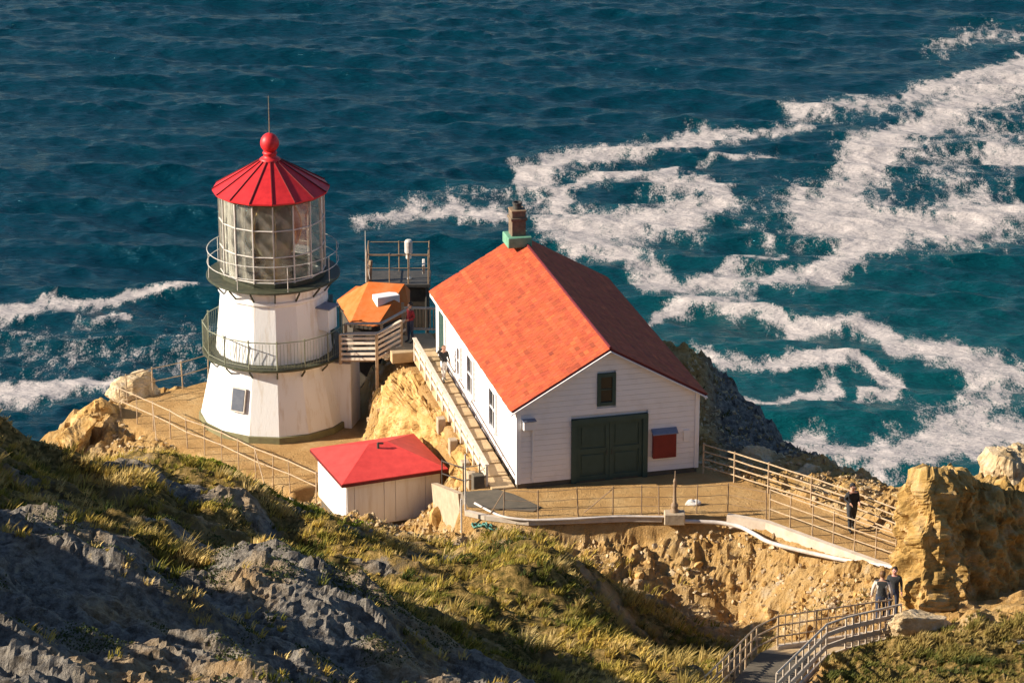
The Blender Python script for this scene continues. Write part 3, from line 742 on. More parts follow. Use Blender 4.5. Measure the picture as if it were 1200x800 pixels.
# ------------------------------------------------------------------ lighthouse
def lighthouse():
    t = empty('lighthouse', 'white sixteen-sided lighthouse with red conical roof and glazed lantern', 'lighthouse', TOWER)
    N = 16; st = 2 * math.pi / N
    a0 = -math.pi / 2 + R(5.7)                                   # a corner of the polygon
    def P(a, r, z): return (r * math.cos(a), r * math.sin(a), z)
    MB().lathe([(3.16, -.35), (3.13, .26), (3.05, .28)], N, a0).build('plinth', 'plinth_paint', t)
    MB().lathe([(3.06, .2), (2.50, 2.72), (2.62, 2.76), (2.62, 2.86)], N, a0).build('lower_wall', 'tower_paint', t)
    # annex pier on the right
    am = a0 + st * 3.1
    Mx = Matrix.Rotation(am, 4, 'Z')
    m = MB(); m.rbox(Mx @ Vector((2.75, 0, 1.28)), (1.15, 1.2, 2.9), .03, Mx.to_3x3()); m.build('pier', 'tower_paint', t)
    # shutter
    an = a0 - st * 1.5
    Mz = Matrix.Rotation(an, 4, 'Z') @ Matrix.Rotation(R(-12.5), 4, 'Y')
    rr = 2.81 * math.cos(st / 2) + .03
    c = Vector((rr * math.cos(an), rr * math.sin(an), 1.62))
    w = MB().rbox(c, (.08, .55, .86), .012, Mz.to_3x3()).build('window_shutter', 'shutter_grey', t)
    f = MB()
    for (dy, dz, sy, sz) in ((-.29, 0, .05, .96), (.29, 0, .05, .96), (0, .46, .53, .05), (0, -.46, .53, .05)):
        f.box(c + Mz.to_3x3() @ Vector((-.015, dy, dz)), (.08, sy, sz), Mz.to_3x3())
    f.build('frame', 'pale_iron', w)
    # balcony
    RB = 2.92; zb = 2.86
    MB().lathe([(2.3, zb), (RB - .03, zb + .04), (RB, zb + .06), (RB, zb + .13), (RB - .03, zb + .15), (2.2, zb + .15)], N * 2, a0).build('balcony_floor', 'green_iron', t)
    bk = MB().bar((2.52, 0, zb - .34), (RB - .1, 0, zb - .02), .06, .05).mesh('bracket', 'green_iron')
    for k in range(N): link('bracket', bk, t, rz=a0 + k * st)
    gap0, gap1 = a0 + st * 3.2, a0 + st * 4.6                     # where the bridge arrives
    post = MB().tube((0, 0, 0), (0, 0, 1.16), .028, 6).tube((0, 0, 1.16), (0, 0, 1.2), .04, 6).mesh('post', 'rail_iron')
    bal = MB().tube((0, 0, 0), (0, 0, 1.02), .011, 4).mesh('baluster', 'rail_iron')
    def inside_gap(a):
        a = (a - gap0) % (2 * math.pi); return a < gap1 - gap0
    for k in range(N):
        a = a0 + k * st
        if not inside_gap(a): link('post', post, t, loc=P(a, RB - .06, zb + .13))
        for j in range(1, 8):
            b = a + st * j / 8
            if not inside_gap(b):
                ra = (RB - .06) * math.cos(st / 2) / math.cos(b - a - st / 2)
                link('baluster', bal, t, loc=P(b, ra, zb + .17))
    for zz, r in ((1.10, .022), (.10, .014)):
        ks = [a0 + k * st for k in range(N + 1) if not (inside_gap(a0 + k * st + 1e-4))]
        pts = []
        a = gap1
        seq = [gap1] + [a0 + (5 + k) * st for k in range(0, N)]
        seq = [s_ for s_ in seq if s_ <= gap0 + 2 * math.pi] + [gap0 + 2 * math.pi]
        for s_ in seq: pts.append(P(s_, RB - .06, zb + .15 + zz))
        MB().path(pts, r, 6).build('rail', 'rail_iron', t)
    # upper wall
    MB().lathe([(2.36, 2.9), (2.36, 3.1), (2.12, 5.30), (2.12, 5.34), (2.20, 5.40), (2.20, 5.5), (2.12, 5.54), (2.12, 5.78), (2.26, 5.84), (2.26, 5.92)], N, a0).build('upper_wall', 'tower_paint', t)
    ab = a0 + st * 2.6
    M3 = Matrix.Rotation(ab, 4, 'Z')
    m = MB(); m.rbox(M3 @ Vector((2.35, 0, 4.55)), (.6, .7, .9), .02, M3.to_3x3()); vb = m.build('vent_box', 'tower_paint', t)
    m = MB(); m.box(M3 @ Vector((2.37, 0, 5.03)), (.7, .8, .05), M3.to_3x3()); m.build('lid', 'lead_blue', vb)
    # upper doorway towards the bridge
    ad = a0 + st * 3.9; M4 = Matrix.Rotation(ad, 4, 'Z')
    m = MB(); m.rbox(M4 @ Vector((2.26, 0, 4.0)), (.16, .85, 1.95), .02, M4.to_3x3()); m.build('door', 'door_green', t)
    # lantern gallery
    RG = 2.62; zg = 5.93
    MB().lathe([(2.1, zg), (RG - .25, zg + .05), (RG, zg + .09), (RG + .03, zg + .10), (RG + .03, zg + .16), (RG, zg + .18), (1.9, zg + .18)], 48, a0).build('gallery_floor', 'green_iron', t)
    bk = MB().bar((2.14, 0, zg - .4), (RG - .12, 0, zg + .03), .05, .06).mesh('gallery_bracket', 'green_iron')
    for k in range(N): link('gallery_bracket', bk, t, rz=a0 + k * st)
    gp = MB().tube((0, 0, 0), (0, 0, 1.05), .016, 5).mesh('gallery_post', 'pale_iron')
    for k in range(8): link('gallery_post', gp, t, loc=P(a0 + k * 2 * st + st / 2, RG - .03, zg + .17))
    for zz in (.52, 1.05):
        MB().path([P(2 * math.pi * k / 48, RG - .03, zg + .17 + zz) for k in range(49)], .016, 5).build('gallery_rail', 'pale_iron', t)
    # lantern: sill, mullions, bars, panes
    rl = 2.06; z0 = zg + .18; z1 = 9.52
    MB().lathe([(rl + .06, z0), (rl + .06, z0 + .16), (rl - .05, z0 + .17)], N, a0).build('lantern_sill', 'green_iron', t)
    mul = MB().box((0, 0, (z1 - z0 - .16) / 2), (.07, .045, z1 - z0 - .16)).mesh('mullion', 'pale_iron')
    for k in range(N):
        a = a0 + k * st; link('mullion', mul, t, loc=P(a, rl, z0 + .16), rz=a)
    rows = [z0 + .17, z0 + .17 + (z1 - z0 - .2) / 3, z0 + .17 + 2 * (z1 - z0 - .2) / 3, z1 - .02]
    for zz in rows[1:3] + [rows[0] + .03]:
        MB().path([P(a0 + st * k, rl, zz) for k in range(N + 1)], .026, 6).build('glazing_bar', 'pale_iron', t)
    chord = 2 * rl * math.sin(st / 2)
    for i in range(3):
        hgt = rows[i + 1] - rows[i] - .05
        pm = MB().box((0, 0, 0), (.012, chord - .05, hgt)).mesh('pane', 'lantern_glass')
        for k in range(N):
            a = a0 + (k + .5) * st
            link('pane', pm, t, loc=P(a, rl * math.cos(st / 2) - .012, (rows[i] + rows[i + 1]) / 2), rz=a)
    # curtains hung inside the sunward panes
    for k in (-6, -5, -4, -3, -2):
        m = MB(); vs = []; n = 26
        aa, bb = a0 + k * st + .05, a0 + (k + 1) * st - .04
        cut = .55 if k == -2 else (.8 if k == -3 else 1.0)
        for iz in range(9):
            for j in range(n + 1):
                q = j / n; pin = 1 - (.30 if k in (-3, -2) else .12) * math.sin(iz / 8 * math.pi) ** 2
                a = aa + (bb - aa) * q * pin * cut; r = rl - .16 - .035 * math.sin(q * 26 + k) - .02 * math.sin(q * 61 + iz * .3)
                vs.append(P(a, r, z0 + .15 + (z1 - z0 - .25) * iz / 8))
        fs = [(i * (n + 1) + j, i * (n + 1) + j + 1, (i + 1) * (n + 1) + j + 1, (i + 1) * (n + 1) + j) for i in range(8) for j in range(n)]
        m.add(vs, fs).build('curtain', 'curtain', t, smooth=True)
    # the great lens on its pedestal
    prof = []
    for k in range(34):
        q = k / 33; z = 6.9 + q * 2.1; r = .45 + .62 * math.sin(math.pi * (.1 + .8 * q)) ** .8
        prof += [(r - .05, z), (r + .035, z + .03)]
    ln = MB().lathe(prof, 24).build('lens', 'lens_glass', t)
    m = MB()
    for k in range(8):
        a = k * math.pi / 4 + .2
        m.path([P(a, .5 + .66 * math.sin(math.pi * (.1 + .8 * q / 10)) ** .8, 6.9 + 2.1 * q / 10) for q in range(11)], .03, 5)
    m.build('lens_frame', 'brass', ln)
    MB().lathe([(.75, 5.95), (.75, 6.2), (.35, 6.3), (.3, 6.75), (.7, 6.88), (.7, 6.92), (0, 6.92)], 20).build('lens_pedestal', 'brass', t)
    MB().lathe([(1.95, 5.93), (0, 5.93)], 32).build('lantern_floor', 'dark_timber', t)
    # roof
    ze, zt = 9.56, 10.72; re, rt = 2.30, .34
    MB().lathe([(2.02, ze - .08), (2.16, ze - .12), (2.2, ze - .02), (2.2, ze + .01)], N, a0).build('eave_band', 'green_iron', t)
    pm = MB(); s1, s2 = st / 2 - .006, st / 2 - .03
    pm.add([(re * math.cos(-s1), re * math.sin(-s1), 0), (re * math.cos(s1), re * math.sin(s1), 0), (rt * math.cos(s2), rt * math.sin(s2), zt - ze), (rt * math.cos(-s2), rt * math.sin(-s2), zt - ze),
            (re * math.cos(-s1), re * math.sin(-s1), -.06), (re * math.cos(s1), re * math.sin(s1), -.06), (rt * math.cos(s2), rt * math.sin(s2), zt - ze - .06), (rt * math.cos(-s2), rt * math.sin(-s2), zt - ze - .06)],
           [(0, 1, 2, 3), (7, 6, 5, 4), (0, 4, 5, 1), (1, 5, 6, 2), (2, 6, 7, 3), (3, 7, 4, 0)])
    pme = pm.mesh('roof_panel', 'red_paint')
    sm = MB().bar((re + .01, 0, .012), (rt, 0, zt - ze + .012), .035, .05).mesh('roof_seam', 'seam_red')
    for k in range(N):
        link('roof_panel', pme, t, loc=(0, 0, ze + .03), rz=a0 + (k + .5) * st)
        link('roof_seam', sm, t, loc=(0, 0, ze + .03), rz=a0 + k * st)
    prof = [(.40, zt - .06), (.42, zt + .02), (.36, zt + .08), (.26, zt + .13), (.24, zt + .22), (.29, zt + .27), (.27, zt + .33), (.20, zt + .37)]
    neck = MB().lathe(prof + [(0, zt + .37)], 24).build('ventilator_neck', 'red_paint', t, smooth=True)
    rb = .37; zc = zt + .37 + .30
    MB().lathe([(.19, zt + .36)] + [(rb * math.sin(q), zc - rb * math.cos(q) * (1 if q < 1.57 else 1.12)) for q in [x_ * math.pi / 18 for x_ in range(4, 18)]] + [(.03, zc + rb * 1.15)], 24).build('ventilator_ball', 'red_paint', t, smooth=True)
    MB().tube((0, 0, zc + rb), (0, 0, 13.3), .022, 6, .010).build('lightning_rod', 'rusty_iron', t)
lighthouse()

# ------------------------------------------------------------------ white building with the orange roof
def building():
    W, Ln, ze, zr = 6.57, 12.85, 3.06, 4.93
    t = empty('engine_house', 'long white clapboard building with orange shingle roof and dark green double doors', 'building', HO, R(13.9))
    sl = (zr - ze) / (W / 2)
    # walls: core shell
    m = MB()
    prof = [(0, 0), (W, 0), (W, ze), (W / 2, zr), (0, ze)]
    vs = [(u, v, z) for v in (.03, Ln) for u, z in prof]
    m.add(vs, [(0, 1, 2, 3, 4), (9, 8, 7, 6, 5), (0, 4, 9, 5), (1, 6, 7, 2)])
    m.build('wall', 'white_paint', t)
    m = MB(); m.box((W / 2, Ln / 2, .0), (W + .06, Ln + .03, .36)); m.build('foundation', 'dark_concrete', t)
    # clapboards, lapped, on the gable and along the walls
    m = MB(); h = .20
    def top(u): return zr - abs(u - W / 2) * sl
    openings = [(1.93, 4.74, 0, 2.42), (2.87, 3.54, 2.86, 4.08)]
    z = .18
    while z < zr - .05:
        z1 = z + h
        a, b = (0.0, W) if z < ze else ((z - ze) / sl, W - (z - ze) / sl)
        spans = [(a, b)]
        for (o0, o1, p0, p1) in openings:
            if z1 > p0 + .02 and z < p1:
                spans = [q for s_ in spans for q in ((s_[0], min(s_[1], o0)), (max(s_[0], o1), s_[1])) if q[1] - q[0] > .02]
        for (s0, s1) in spans:
            e0, e1 = (s0 + h / sl, s1 - h / sl) if z >= ze else (s0, s1)
            if z >= ze: e0 = s0 if s0 in (3.54,) else e0; e1 = s1 if s1 in (2.87,) else e1
            if e1 <= e0: e0 = e1 = (s0 + s1) / 2
            zt_ = z1 - .012      # open shadow joint between boards
            m.add([(s0, -.042, z), (s1, -.042, z), (e1, -.030, zt_), (e0, -.030, zt_), (s0, .03, z), (s1, .03, z), (e1, .03, zt_), (e0, .03, zt_)], [(0, 1, 2, 3), (4, 5, 1, 0), (3, 2, 6, 7)])
        z = z1
    m.build('gable_siding', 'white_paint', t, kind='stuff')
    m = MB(); z = .18
    while z < ze - .06:
        for u, s_ in ((0, -1), (W, 1)):
            m.add([(u + s_ * .022, 0, z), (u + s_ * .022, Ln, z), (u + s_ * .004, Ln, z + h), (u + s_ * .004, 0, z + h), (u, 0, z), (u, Ln, z)], [(0, 3, 2, 1) if s_ > 0 else (0, 1, 2, 3), (4, 5, 1, 0)])
        z += h
    m.build('side_siding', 'white_paint', t, kind='stuff')
    for u in (0, W):
        for v in (0, Ln):
            MB().rbox((u, v, 1.62), (.16, .16, 2.9), .012).build('corner_board', 'white_paint', t)
    # barge boards and eaves
    eo, fo = .30, .22
    for s_ in (-1, 1):
        ue = W / 2 + s_ * (W / 2 + eo); zz = ze - eo * sl
        m = MB(); m.bar((W / 2, -fo + .02, zr + .02), (ue, -fo + .02, zz + .02), .04, .20, (0, 1, 0)); m.build('barge_board', 'white_paint', t)
        m = MB(); m.box((ue - s_ * .03, Ln / 2, zz + .0), (.04, Ln + 2 * fo - .06, .14)); m.build('eave_board', 'white_paint', t)
    # roof slopes with real shingles
    rng = random.Random(3)
    for s_ in (-1, 1):
        slope = math.atan(sl); Lr = (W / 2 + eo) / math.cos(slope)
        def rp(d, v, off):      # d = distance down from the ridge
            return (W / 2 + s_ * (d * math.cos(slope) + off * math.sin(slope)), v, zr + .14 - d * math.sin(slope) + off * math.cos(slope))
        m = MB()
        c8 = [rp(d, v, o) for d in (0, Lr) for v in (-fo, Ln + fo) for o in (-.09, 0)]
        m.add(c8, [(0, 1, 3, 2), (4, 6, 7, 5), (0, 4, 5, 1), (2, 3, 7, 6), (0, 2, 6, 4), (1, 5, 7, 3)])
        slab = m.build('roof_slope', 'seam_red', t)
        V = []; F = []; C = []
        exp = .17; nrow = int(Lr / exp) + 1
        for i in range(nrow):
            d1 = min(Lr + .03, (i + 1) * exp); d0 = max(0, d1 - exp * 1.25)
            v = -fo - .02 - rng.random() * .2
            rt = rng.uniform(.82, 1.08)
            while v < Ln + fo:
                wd = rng.uniform(.20, .36); a = max(v, -fo - .02); b = min(v + wd - .012, Ln + fo + .02)
                if b - a > .03:
                    k = len(V); tip = .009 + rng.random() * .006; dd = d1 + rng.uniform(-.012, .012)
                    V += [rp(d0, a, .006), rp(d0, b, .006), rp(dd, b, tip), rp(dd, a, tip), rp(dd, b, .0), rp(dd, a, .0), rp(d0, a, .0), rp(d0, b, .0)]
                    f = [(0, 3, 2, 1), (3, 5, 4, 2), (0, 6, 5, 3), (1, 2, 4, 7)]
                    if s_ < 0: f = [q[::-1] for q in f]
                    F += [tuple(x_ + k for x_ in q) for q in f]
                    g = rng.uniform(.84, 1.10) * rt
                    if rng.random() < .05: g *= rng.choice((.72, 1.25))
                    C += [(g, g * rng.uniform(.9, 1.12), g * rng.uniform(.85, 1.1))] * 8
                v += wd
        me = bpy.data.meshes.new('shingles'); me.from_pydata(V, [], F); me.materials.append(MATS['shingle']); set_col(me, 'tint', np.array(C))
        link('shingles', me, slab, kind='stuff')
    m = MB(); m.tube((W / 2, -fo - .02, zr + .155), (W / 2, Ln + fo + .02, zr + .155), .055, 8); m.build('ridge_cap', 'seam_red', t)
    # double doors
    d0, d1, dz = 1.93, 4.74, 2.42
    fr = MB()
    for u in (d0 + .09, d1 - .09): fr.box((u, -.045, dz / 2 + .02), (.18, .15, dz))
    fr.box(((d0 + d1) / 2, -.048, dz - .07), (d1 - d0, .16, .18)); fr.build('door_frame', 'door_green', t)
    mid = (d0 + d1) / 2
    for a, b in ((d0 + .18, mid - .006), (mid + .006, d1 - .18)):
        dr = MB().box(((a + b) / 2, .012, dz / 2 - .04), (b - a, .05, dz - .14)).build('door', 'door_green', t)
        x = MB()
        for u in (a + .07, b - .07): x.box((u, -.028, dz / 2 - .04), (.14, .04, dz - .14))
        for zz in (.16, 1.2, dz - .22): x.box(((a + b) / 2, -.026, zz), (b - a - .28, .036, .17))
        x.build('door_rails', 'door_green', dr)
        for zz, hh in ((.68, .82), (1.76, .82)):
            MB().rbox(((a + b) / 2, -.018, zz), (b - a - .40, .03, hh - .1), .012).build('door_panel', 'door_green', dr)
        hd = MB().tube((mid + (-.09 if a < mid - .5 else .09), -.06, 1.0), (mid + (-.09 if a < mid - .5 else .09), -.06, 1.2), .014, 6).build('handle', 'dark_iron', dr)
    # gable louvre
    lf = MB()
    for u in (2.93, 3.48): lf.box((u, -.03, 3.47), (.13, .10, 1.22))
    for zz in (2.93, 4.01): lf.box((3.205, -.033, zz), (.42, .10, .13))
    g = lf.build('gable_window', 'door_green', t)
    MB().box((3.205, -.012, 3.47), (.42, .03, .95)).build('pane', 'dark_glass', g)
    MB().box((3.205, -.035, 3.47), (.40, .03, .04)).build('glazing_bar', 'door_green', g)
    # side windows (left wall), narrow window and rear door
    def side_window(v, z0, w, h, name='window'):
        f = MB()
        for dv in (-w / 2 - .05, w / 2 + .05): f.box((-.05, v + dv, z0 + h / 2), (.11, .10, h + .02))
        f.box((-.052, v, z0 + h + .05), (.12, w + .22, .11))
        wd = f.build(name, 'white_paint', t)
        MB().rbox((-.07, v, z0 - .05), (.22, w + .26, .08), .012).build('sill', 'white_paint', wd)
        MB().box((-.028, v, z0 + h / 2), (.02, w, h)).build('pane', 'dark_glass', wd)
        b = MB(); b.box((-.048, v, z0 + h / 2), (.04, w, .055))
        b.box((-.046, v, z0 + h * .25), (.03, .035, h * .5 - .03)); b.box((-.046, v, z0 + h * .75), (.03, .035, h * .5 - .03))
        b.build('glazing_bar', 'white_paint', wd)
    side_window(3.55, .95, .85, 1.45); side_window(7.1, .95, .85, 1.45)
    side_window(9.0, 1.0, .38, 1.1, 'narrow_window')
    dr = MB().rbox((-.03, 11.9, 1.5), (.08, .9, 2.05), .01).build('side_door', 'door_green', t)
    f = MB()
    for dv in (-.51, .51): f.box((-.04, 11.9 + dv, 1.5), (.12, .12, 2.1))
    f.box((-.042, 11.9, 2.6), (.13, 1.14, .12)); f.build('door_frame', 'white_paint', dr)
    # downpipe, lamp box, meter box
    MB().tube((.52, -.07, .25), (.52, -.07, 2.35), .04, 8).build('downpipe', 'white_paint', t)
    lb = MB().rbox((.36, -.13, 2.42), (.42, .24, .34), .02).build('lamp_box', 'white_paint', t)
    MB().box((.36, -.15, 2.61), (.48, .32, .035)).build('cap', 'lead_blue', lb)
    MB().rbox((6.18, -.04, 1.45), (.22, .07, .42), .01).build('meter_box', 'white_paint', t)
    # chimney
    cu, cv = W / 2 - .30, Ln - .75
    ch = MB().rbox((cu, cv, 5.75), (.56, .56, 1.25), .02).build('chimney', 'chimney_brick', t)
    MB().rbox((cu, cv, 6.08), (.66, .66, .12), .02).build('chimney_band', 'chimney_brick', ch)
    fl = MB(); fl.rbox((cu, cv, 5.20), (.95, .95, .42), .03); fl.build('flashing', 'copper_green', ch)
    MB().lathe([(.18, 6.36), (.17, 6.62), (.20, 6.64), (.20, 6.70), (.14, 6.70), (.13, 6.4)], 14, 0, (cu, cv, 0)).build('chimney_pot', 'dark_iron', ch)
    MB().rbox((cu, cv, 6.40), (.60, .60, .06), .01).build('chimney_cap', 'rusty_iron', ch)
building()

# red notice board hanging on the gable
nb = empty('notice_board', 'dark red wall box with sloping grey lid on the white gable', 'sign', hp(5.34, -.05, .72), R(13.9))
MB().rbox((0, -.09, .47), (.86, .16, .94), .015).build('panel', 'red_board', nb)
m = MB(); m.add([(-.47, -.26, .93), (.47, -.26, .93), (.47, .02, 1.07), (-.47, .02, 1.07), (-.47, -.26, .96), (.47, -.26, .96), (.47, .02, 1.10), (-.47, .02, 1.10)], [(0, 3, 2, 1), (4, 5, 6, 7), (0, 1, 5, 4), (2, 3, 7, 6), (1, 2, 6, 5), (3, 0, 4, 7)])
m.build('lid', 'lead_blue', nb)

# ------------------------------------------------------------------ shed with the bright red roof
def shed():
    rot = math.atan2(1.5, 3.8)
    u = Vector((math.cos(rot), math.sin(rot), 0)); v = Vector((-u.y, u.x, 0))
    o = Vector((-6.02, 103.14, -3.02))
    t = empty('pump_shed', 'small white panelled shed with bright red hipped roof below the yard', 'shed', o, rot)
    W, D, h = 3.62, 3.25, 2.12
    MB().rbox((W / 2, D / 2, .12), (W - .1, D - .1, .7), .02).build('footing', 'dark_concrete', t)
    m = MB(); m.box((W / 2, D / 2, .3 + (h - .3) / 2), (W, D, h - .3)); m.build('wall', 'shed_paint', t)
    def panel(a, b, zz, hh, side):
        if side == 'f': MB().rbox(((a + b) / 2, -.012, zz), (b - a, .05, hh), .008).build('wall_panel', 'shed_paint', t)
        else: MB().rbox((-.012, (a + b) / 2, zz), (.05, b - a, hh), .008).build('wall_panel', 'shed_paint', t)
    for a, b in ((.0, .27), (.29, 1.42), (1.44, 1.86), (1.88, 3.02), (3.04, 3.62)): panel(a, b, 1.22 - (.04 if b - a > .8 else 0), 1.78 - (.0 if b - a < .8 else .12), 'f')
    for a, b in ((.0, .36), (.38, .95), (.97, 1.9), (1.92, 2.8), (2.82, 3.25)): panel(a, b, 1.22, 1.78, 's')
    # hip roof: four slabs
    e = .24; z0, z1 = h, h + .62; c = [(-e, -e), (W + e, -e), (W + e, D + e), (-e, D + e)]
    r0, r1 = (W / 2 - .35, D / 2 + .05), (W / 2 + .35, D / 2 + .05)
    th = .07
    faces = [(c[0], c[1], r1, r0), (c[1], c[2], r1), (c[2], c[3], r0, r1), (c[3], c[0], r0)]
    for f in faces:
        zs = [z1 if p in (r0, r1) else z0 for p in f]
        n = len(f); cen = (sum(p[0] for p in f) / n, sum(p[1] for p in f) / n)
        f2 = [(p[0] + (cen[0] - p[0]) * .002, p[1] + (cen[1] - p[1]) * .002) for p in f]
        vs = [(p[0], p[1], z + th) for p, z in zip(f2, zs)] + [(p[0], p[1], z) for p, z in zip(f2, zs)]
        MB().add(vs, [tuple(range(n)), tuple(range(2 * n - 1, n - 1, -1))] + [(k, n + k, n + (k + 1) % n, (k + 1) % n) for k in range(n)]).build('roof_panel', 'red_shed_roof', t)
    fr = MB()
    for a, b in zip(c, c[1:] + c[:1]): fr.bar((a[0], a[1], h - .02), (b[0], b[1], h - .02), .04, .10)
    fr.build('fascia', 'seam_red', t)
    vn = MB().tube((W / 2 - .1, D / 2 - .25, z1 - .05), (W / 2 - .1, D / 2 - .25, z1 + .16), .05, 8).build('vent_pipe', 'dark_iron', t)
    MB().tube((W / 2 - .12, D / 2 - .25, z1 + .17), (W / 2 + .10, D / 2 - .25, z1 + .13), .04, 8).build('vent_elbow', 'dark_iron', vn)
shed()

# ------------------------------------------------------------------ fences
def fence(name, label, pts, hgt, rails, mt, pr=.03, rr=.022, base=True, braces=(), group=None, lean=0.0, cat='fence', seed=1):
    """pipe fence: posts at every point, rails between them"""
    rng = random.Random(seed)
    p0 = Vector(pts[0]); t = empty(name, label, cat, p0, 0, group)
    P = [Vector(p) - p0 for p in pts]
    jit = [Vector((rng.uniform(-1, 1) * lean, rng.uniform(-1, 1) * lean, 0)) for _ in P]
    tops = [p + Vector((0, 0, hgt)) + j for p, j in zip(P, jit)]
    for p, q in zip(P, tops):
        MB().tube(p - Vector((0, 0, .15)), q + (q - p).normalized() * .03, pr, 7).build('post', mt, t)
    for fr in rails:
        for a, b, c, d in zip(P[:-1], P[1:], tops[:-1], tops[1:]):
            s = a.lerp(c, fr); e = b.lerp(d, fr); md = s.lerp(e, .5) + Vector((0, 0, -.012 * (e - s).length * rng.random()))
            MB().path([s, md, e], rr, 6).build('rail', mt, t)
    for (i, q) in braces:
        MB().tube(tops[i].lerp(P[i], .05), Vector(q) - p0, pr * .8, 6).build('brace', mt, t)
    return t

def along(pts, step, zf=None):
    out = []
    for a, b in zip(pts[:-1], pts[1:]):
        a = Vector(a); b = Vector(b); n = max(1, round((b - a).length / step))
        for k in range(n): out.append(a.lerp(b, k / n))
    out.append(Vector(pts[-1])); return out

fence('terrace_fence', 'rusty pipe fence curving round the seaward front of the lighthouse terrace', along([(-15.72, 115.05, -3), (-14.24, 113.5, -3), (-12.71, 111.7, -3), (-11.25, 110.35, -3), (-9.79, 108.64, -3), (-8.4, 107.4, -3), (-7.35, 106.2, -3)], 1.1),
      1.25, (.55, .97), 'fence_pipe', .024, .026, lean=.04, braces=((2, (-13.9, 111.9, -3.6)), (8, (-9.0, 106.6, -3.7))))
fence('terrace_fence', 'short pipe fence along the far edge of the lighthouse terrace', along([(-15.65, 116.7, -3), (-14.7, 117.5, -3), (-13.55, 118.2, -3), (-12.6, 119.1, -3)], 1.2), 1.2, (.5, .97), 'fence_pipe', .028, .022, lean=.05, seed=4)
fence('yard_fence', 'thin wire and pipe fence along the edge of the dirt yard', [(-.3, 97.85, 0), (.9, 97.75, 0), (2.3, 97.95, 0), (3.5, 98.05, 0), (4.5, 98.15, 0), (5.1, 98.1, 0), (6.4, 98.2, 0), (7.5, 98.35, 0), (8.8, 97.7, 0)], 1.05, (.3, .62, .97), 'rusty_iron', .022, .010, lean=.06, seed=6,
      braces=((0, (-1.55, 98.15, -1.4)), (3, (2.5, 98.25, 0.02))))
fence('path_fence', 'four-bar pipe railing on the landward side of the path, beside the white building', [(p[0], p[1], 0) for p in ((6.85, 101.85), (7.9, 101.0), (9.03, 100.0), (10.42, 98.75), (11.77, 97.45), (13.05, 96.0))], 1.15, (.25, .5, .75, .98), 'fence_pipe', .034, .028, seed=8)
fence('path_fence', 'pipe railing along the slope side of the descending path above the kerb', [(p[0], p[1], .05) for p in ((8.9, 97.65), (9.55, 97.0), (10.25, 96.3), (10.9, 95.65), (11.55, 95.0), (12.2, 94.4), (12.8, 93.85))], 1.1, (.33, .66, .98), 'fence_pipe', .026, .022, seed=9)
fence('corner_fence', 'leaning pipe rail between the red-roofed shed and the yard steps', [(-2.55, 103.6, -1.15), (-1.75, 102.0, -.75), (-1.15, 100.75, -.15)], .95, (.45, .97), 'dark_iron', .026, .02, seed=10)
fence('corner_fence', 'tall pale corner post with brace above the dark hollow by the yard', [(-1.75, 97.9, -1.45), (-1.62, 98.4, 0)], 2.4 - .3, (), 'pale_iron', .032, .02, seed=11)

# kerb and pipe along path and yard edge
kerb_pts = [(-1.6, 98.35), (-.9, 97.95), (.6, 97.5), (2.4, 97.68), (4.1, 97.83), (5.2, 97.8)]
m = MB()
for a, b in zip(kerb_pts[:-1], kerb_pts[1:]): m.bar((a[0], a[1], -.02), (b[0], b[1], -.02), .20, .16)
m.build('yard_kerb', 'pale_concrete', None, label='pale concrete kerb edging the dirt yard', cat='kerb')
m = MB(); kp = [(7.5, 98.1), (8.85, 97.45), (10.2, 96.1), (11.5, 94.85), (12.8, 93.6)]
vs = []
for k, p in enumerate(kp):
    nx, ny = (-.55, -.62) if k else (-.3, -.8)
    for (o, z) in ((-.05, .06), (.20, .055), (.24, -.5), (-.05, -.5)): vs.append((p[0] + nx * o, p[1] + ny * o, z))
fs = [(4 * i + j, 4 * i + (j + 1) % 4, 4 * i + 4 + (j + 1) % 4, 4 * i + 4 + j) for i in range(len(kp) - 1) for j in range(4)] + [(0, 1, 2, 3), (16, 19, 18, 17)]
m.add(vs, fs).build('path_kerb', 'pale_concrete', None, label='wide pale concrete kerb under the slope-side path railing', cat='kerb')

def smooth_path(pts, n=8):
    pts = [Vector(p) for p in pts]; out = []
    for i in range(len(pts) - 1):
        a, b, c, d = pts[max(i - 1, 0)], pts[i], pts[i + 1], pts[min(i + 2, len(pts) - 1)]
        for k in range(n):
            t = k / n
            out.append(.5 * ((2 * b) + (c - a) * t + (2 * a - 5 * b + 4 * c - d) * t * t + (3 * b - a - 3 * c + d) * t ** 3))
    return out + [pts[-1]]
wp = [(5.95, 97.72), (6.6, 97.72), (7.3, 97.65), (7.9, 97.35), (8.35, 96.75), (8.75, 96.2), (9.4, 95.75), (10.3, 95.25), (11.3, 94.5), (12.3, 93.75), (12.75, 93.4)]
m = MB().path(smooth_path([(x, y, max(gz(x, y) + .10, -.08 - .02 * i)) for i, (x, y) in enumerate(wp)]), .075, 10)
m.build('water_pipe', 'pipe_white', None, smooth=True, label='thick pale pipe snaking along the top of the rocky slope', cat='pipe')
m = MB().path(smooth_path([(-1.3, 98.9, .1), (-.4, 97.75, .12), (.6, 97.42, .10), (2.0, 97.5, .09), (3.6, 97.72, .10), (5.0, 97.7, .10), (5.4, 97.7, .1)]), .045, 8)
m.build('water_pipe', 'pipe_white', None, smooth=True, label='thin pale pipe lying on the kerb of the yard', cat='pipe')
hs = []
for k in range(46):
    q = k / 45; a = q * 26
    hs.append((-1.05 + .75 * q - .3 + .12 * math.cos(a), 97.55 - .1 * q + .16 * math.sin(a) + .2 * (1 - q), 0))
hs = [(x, y, gz(x, y) + .06 + .03 * (i % 3)) for i, (x, y, _) in enumerate(hs)]
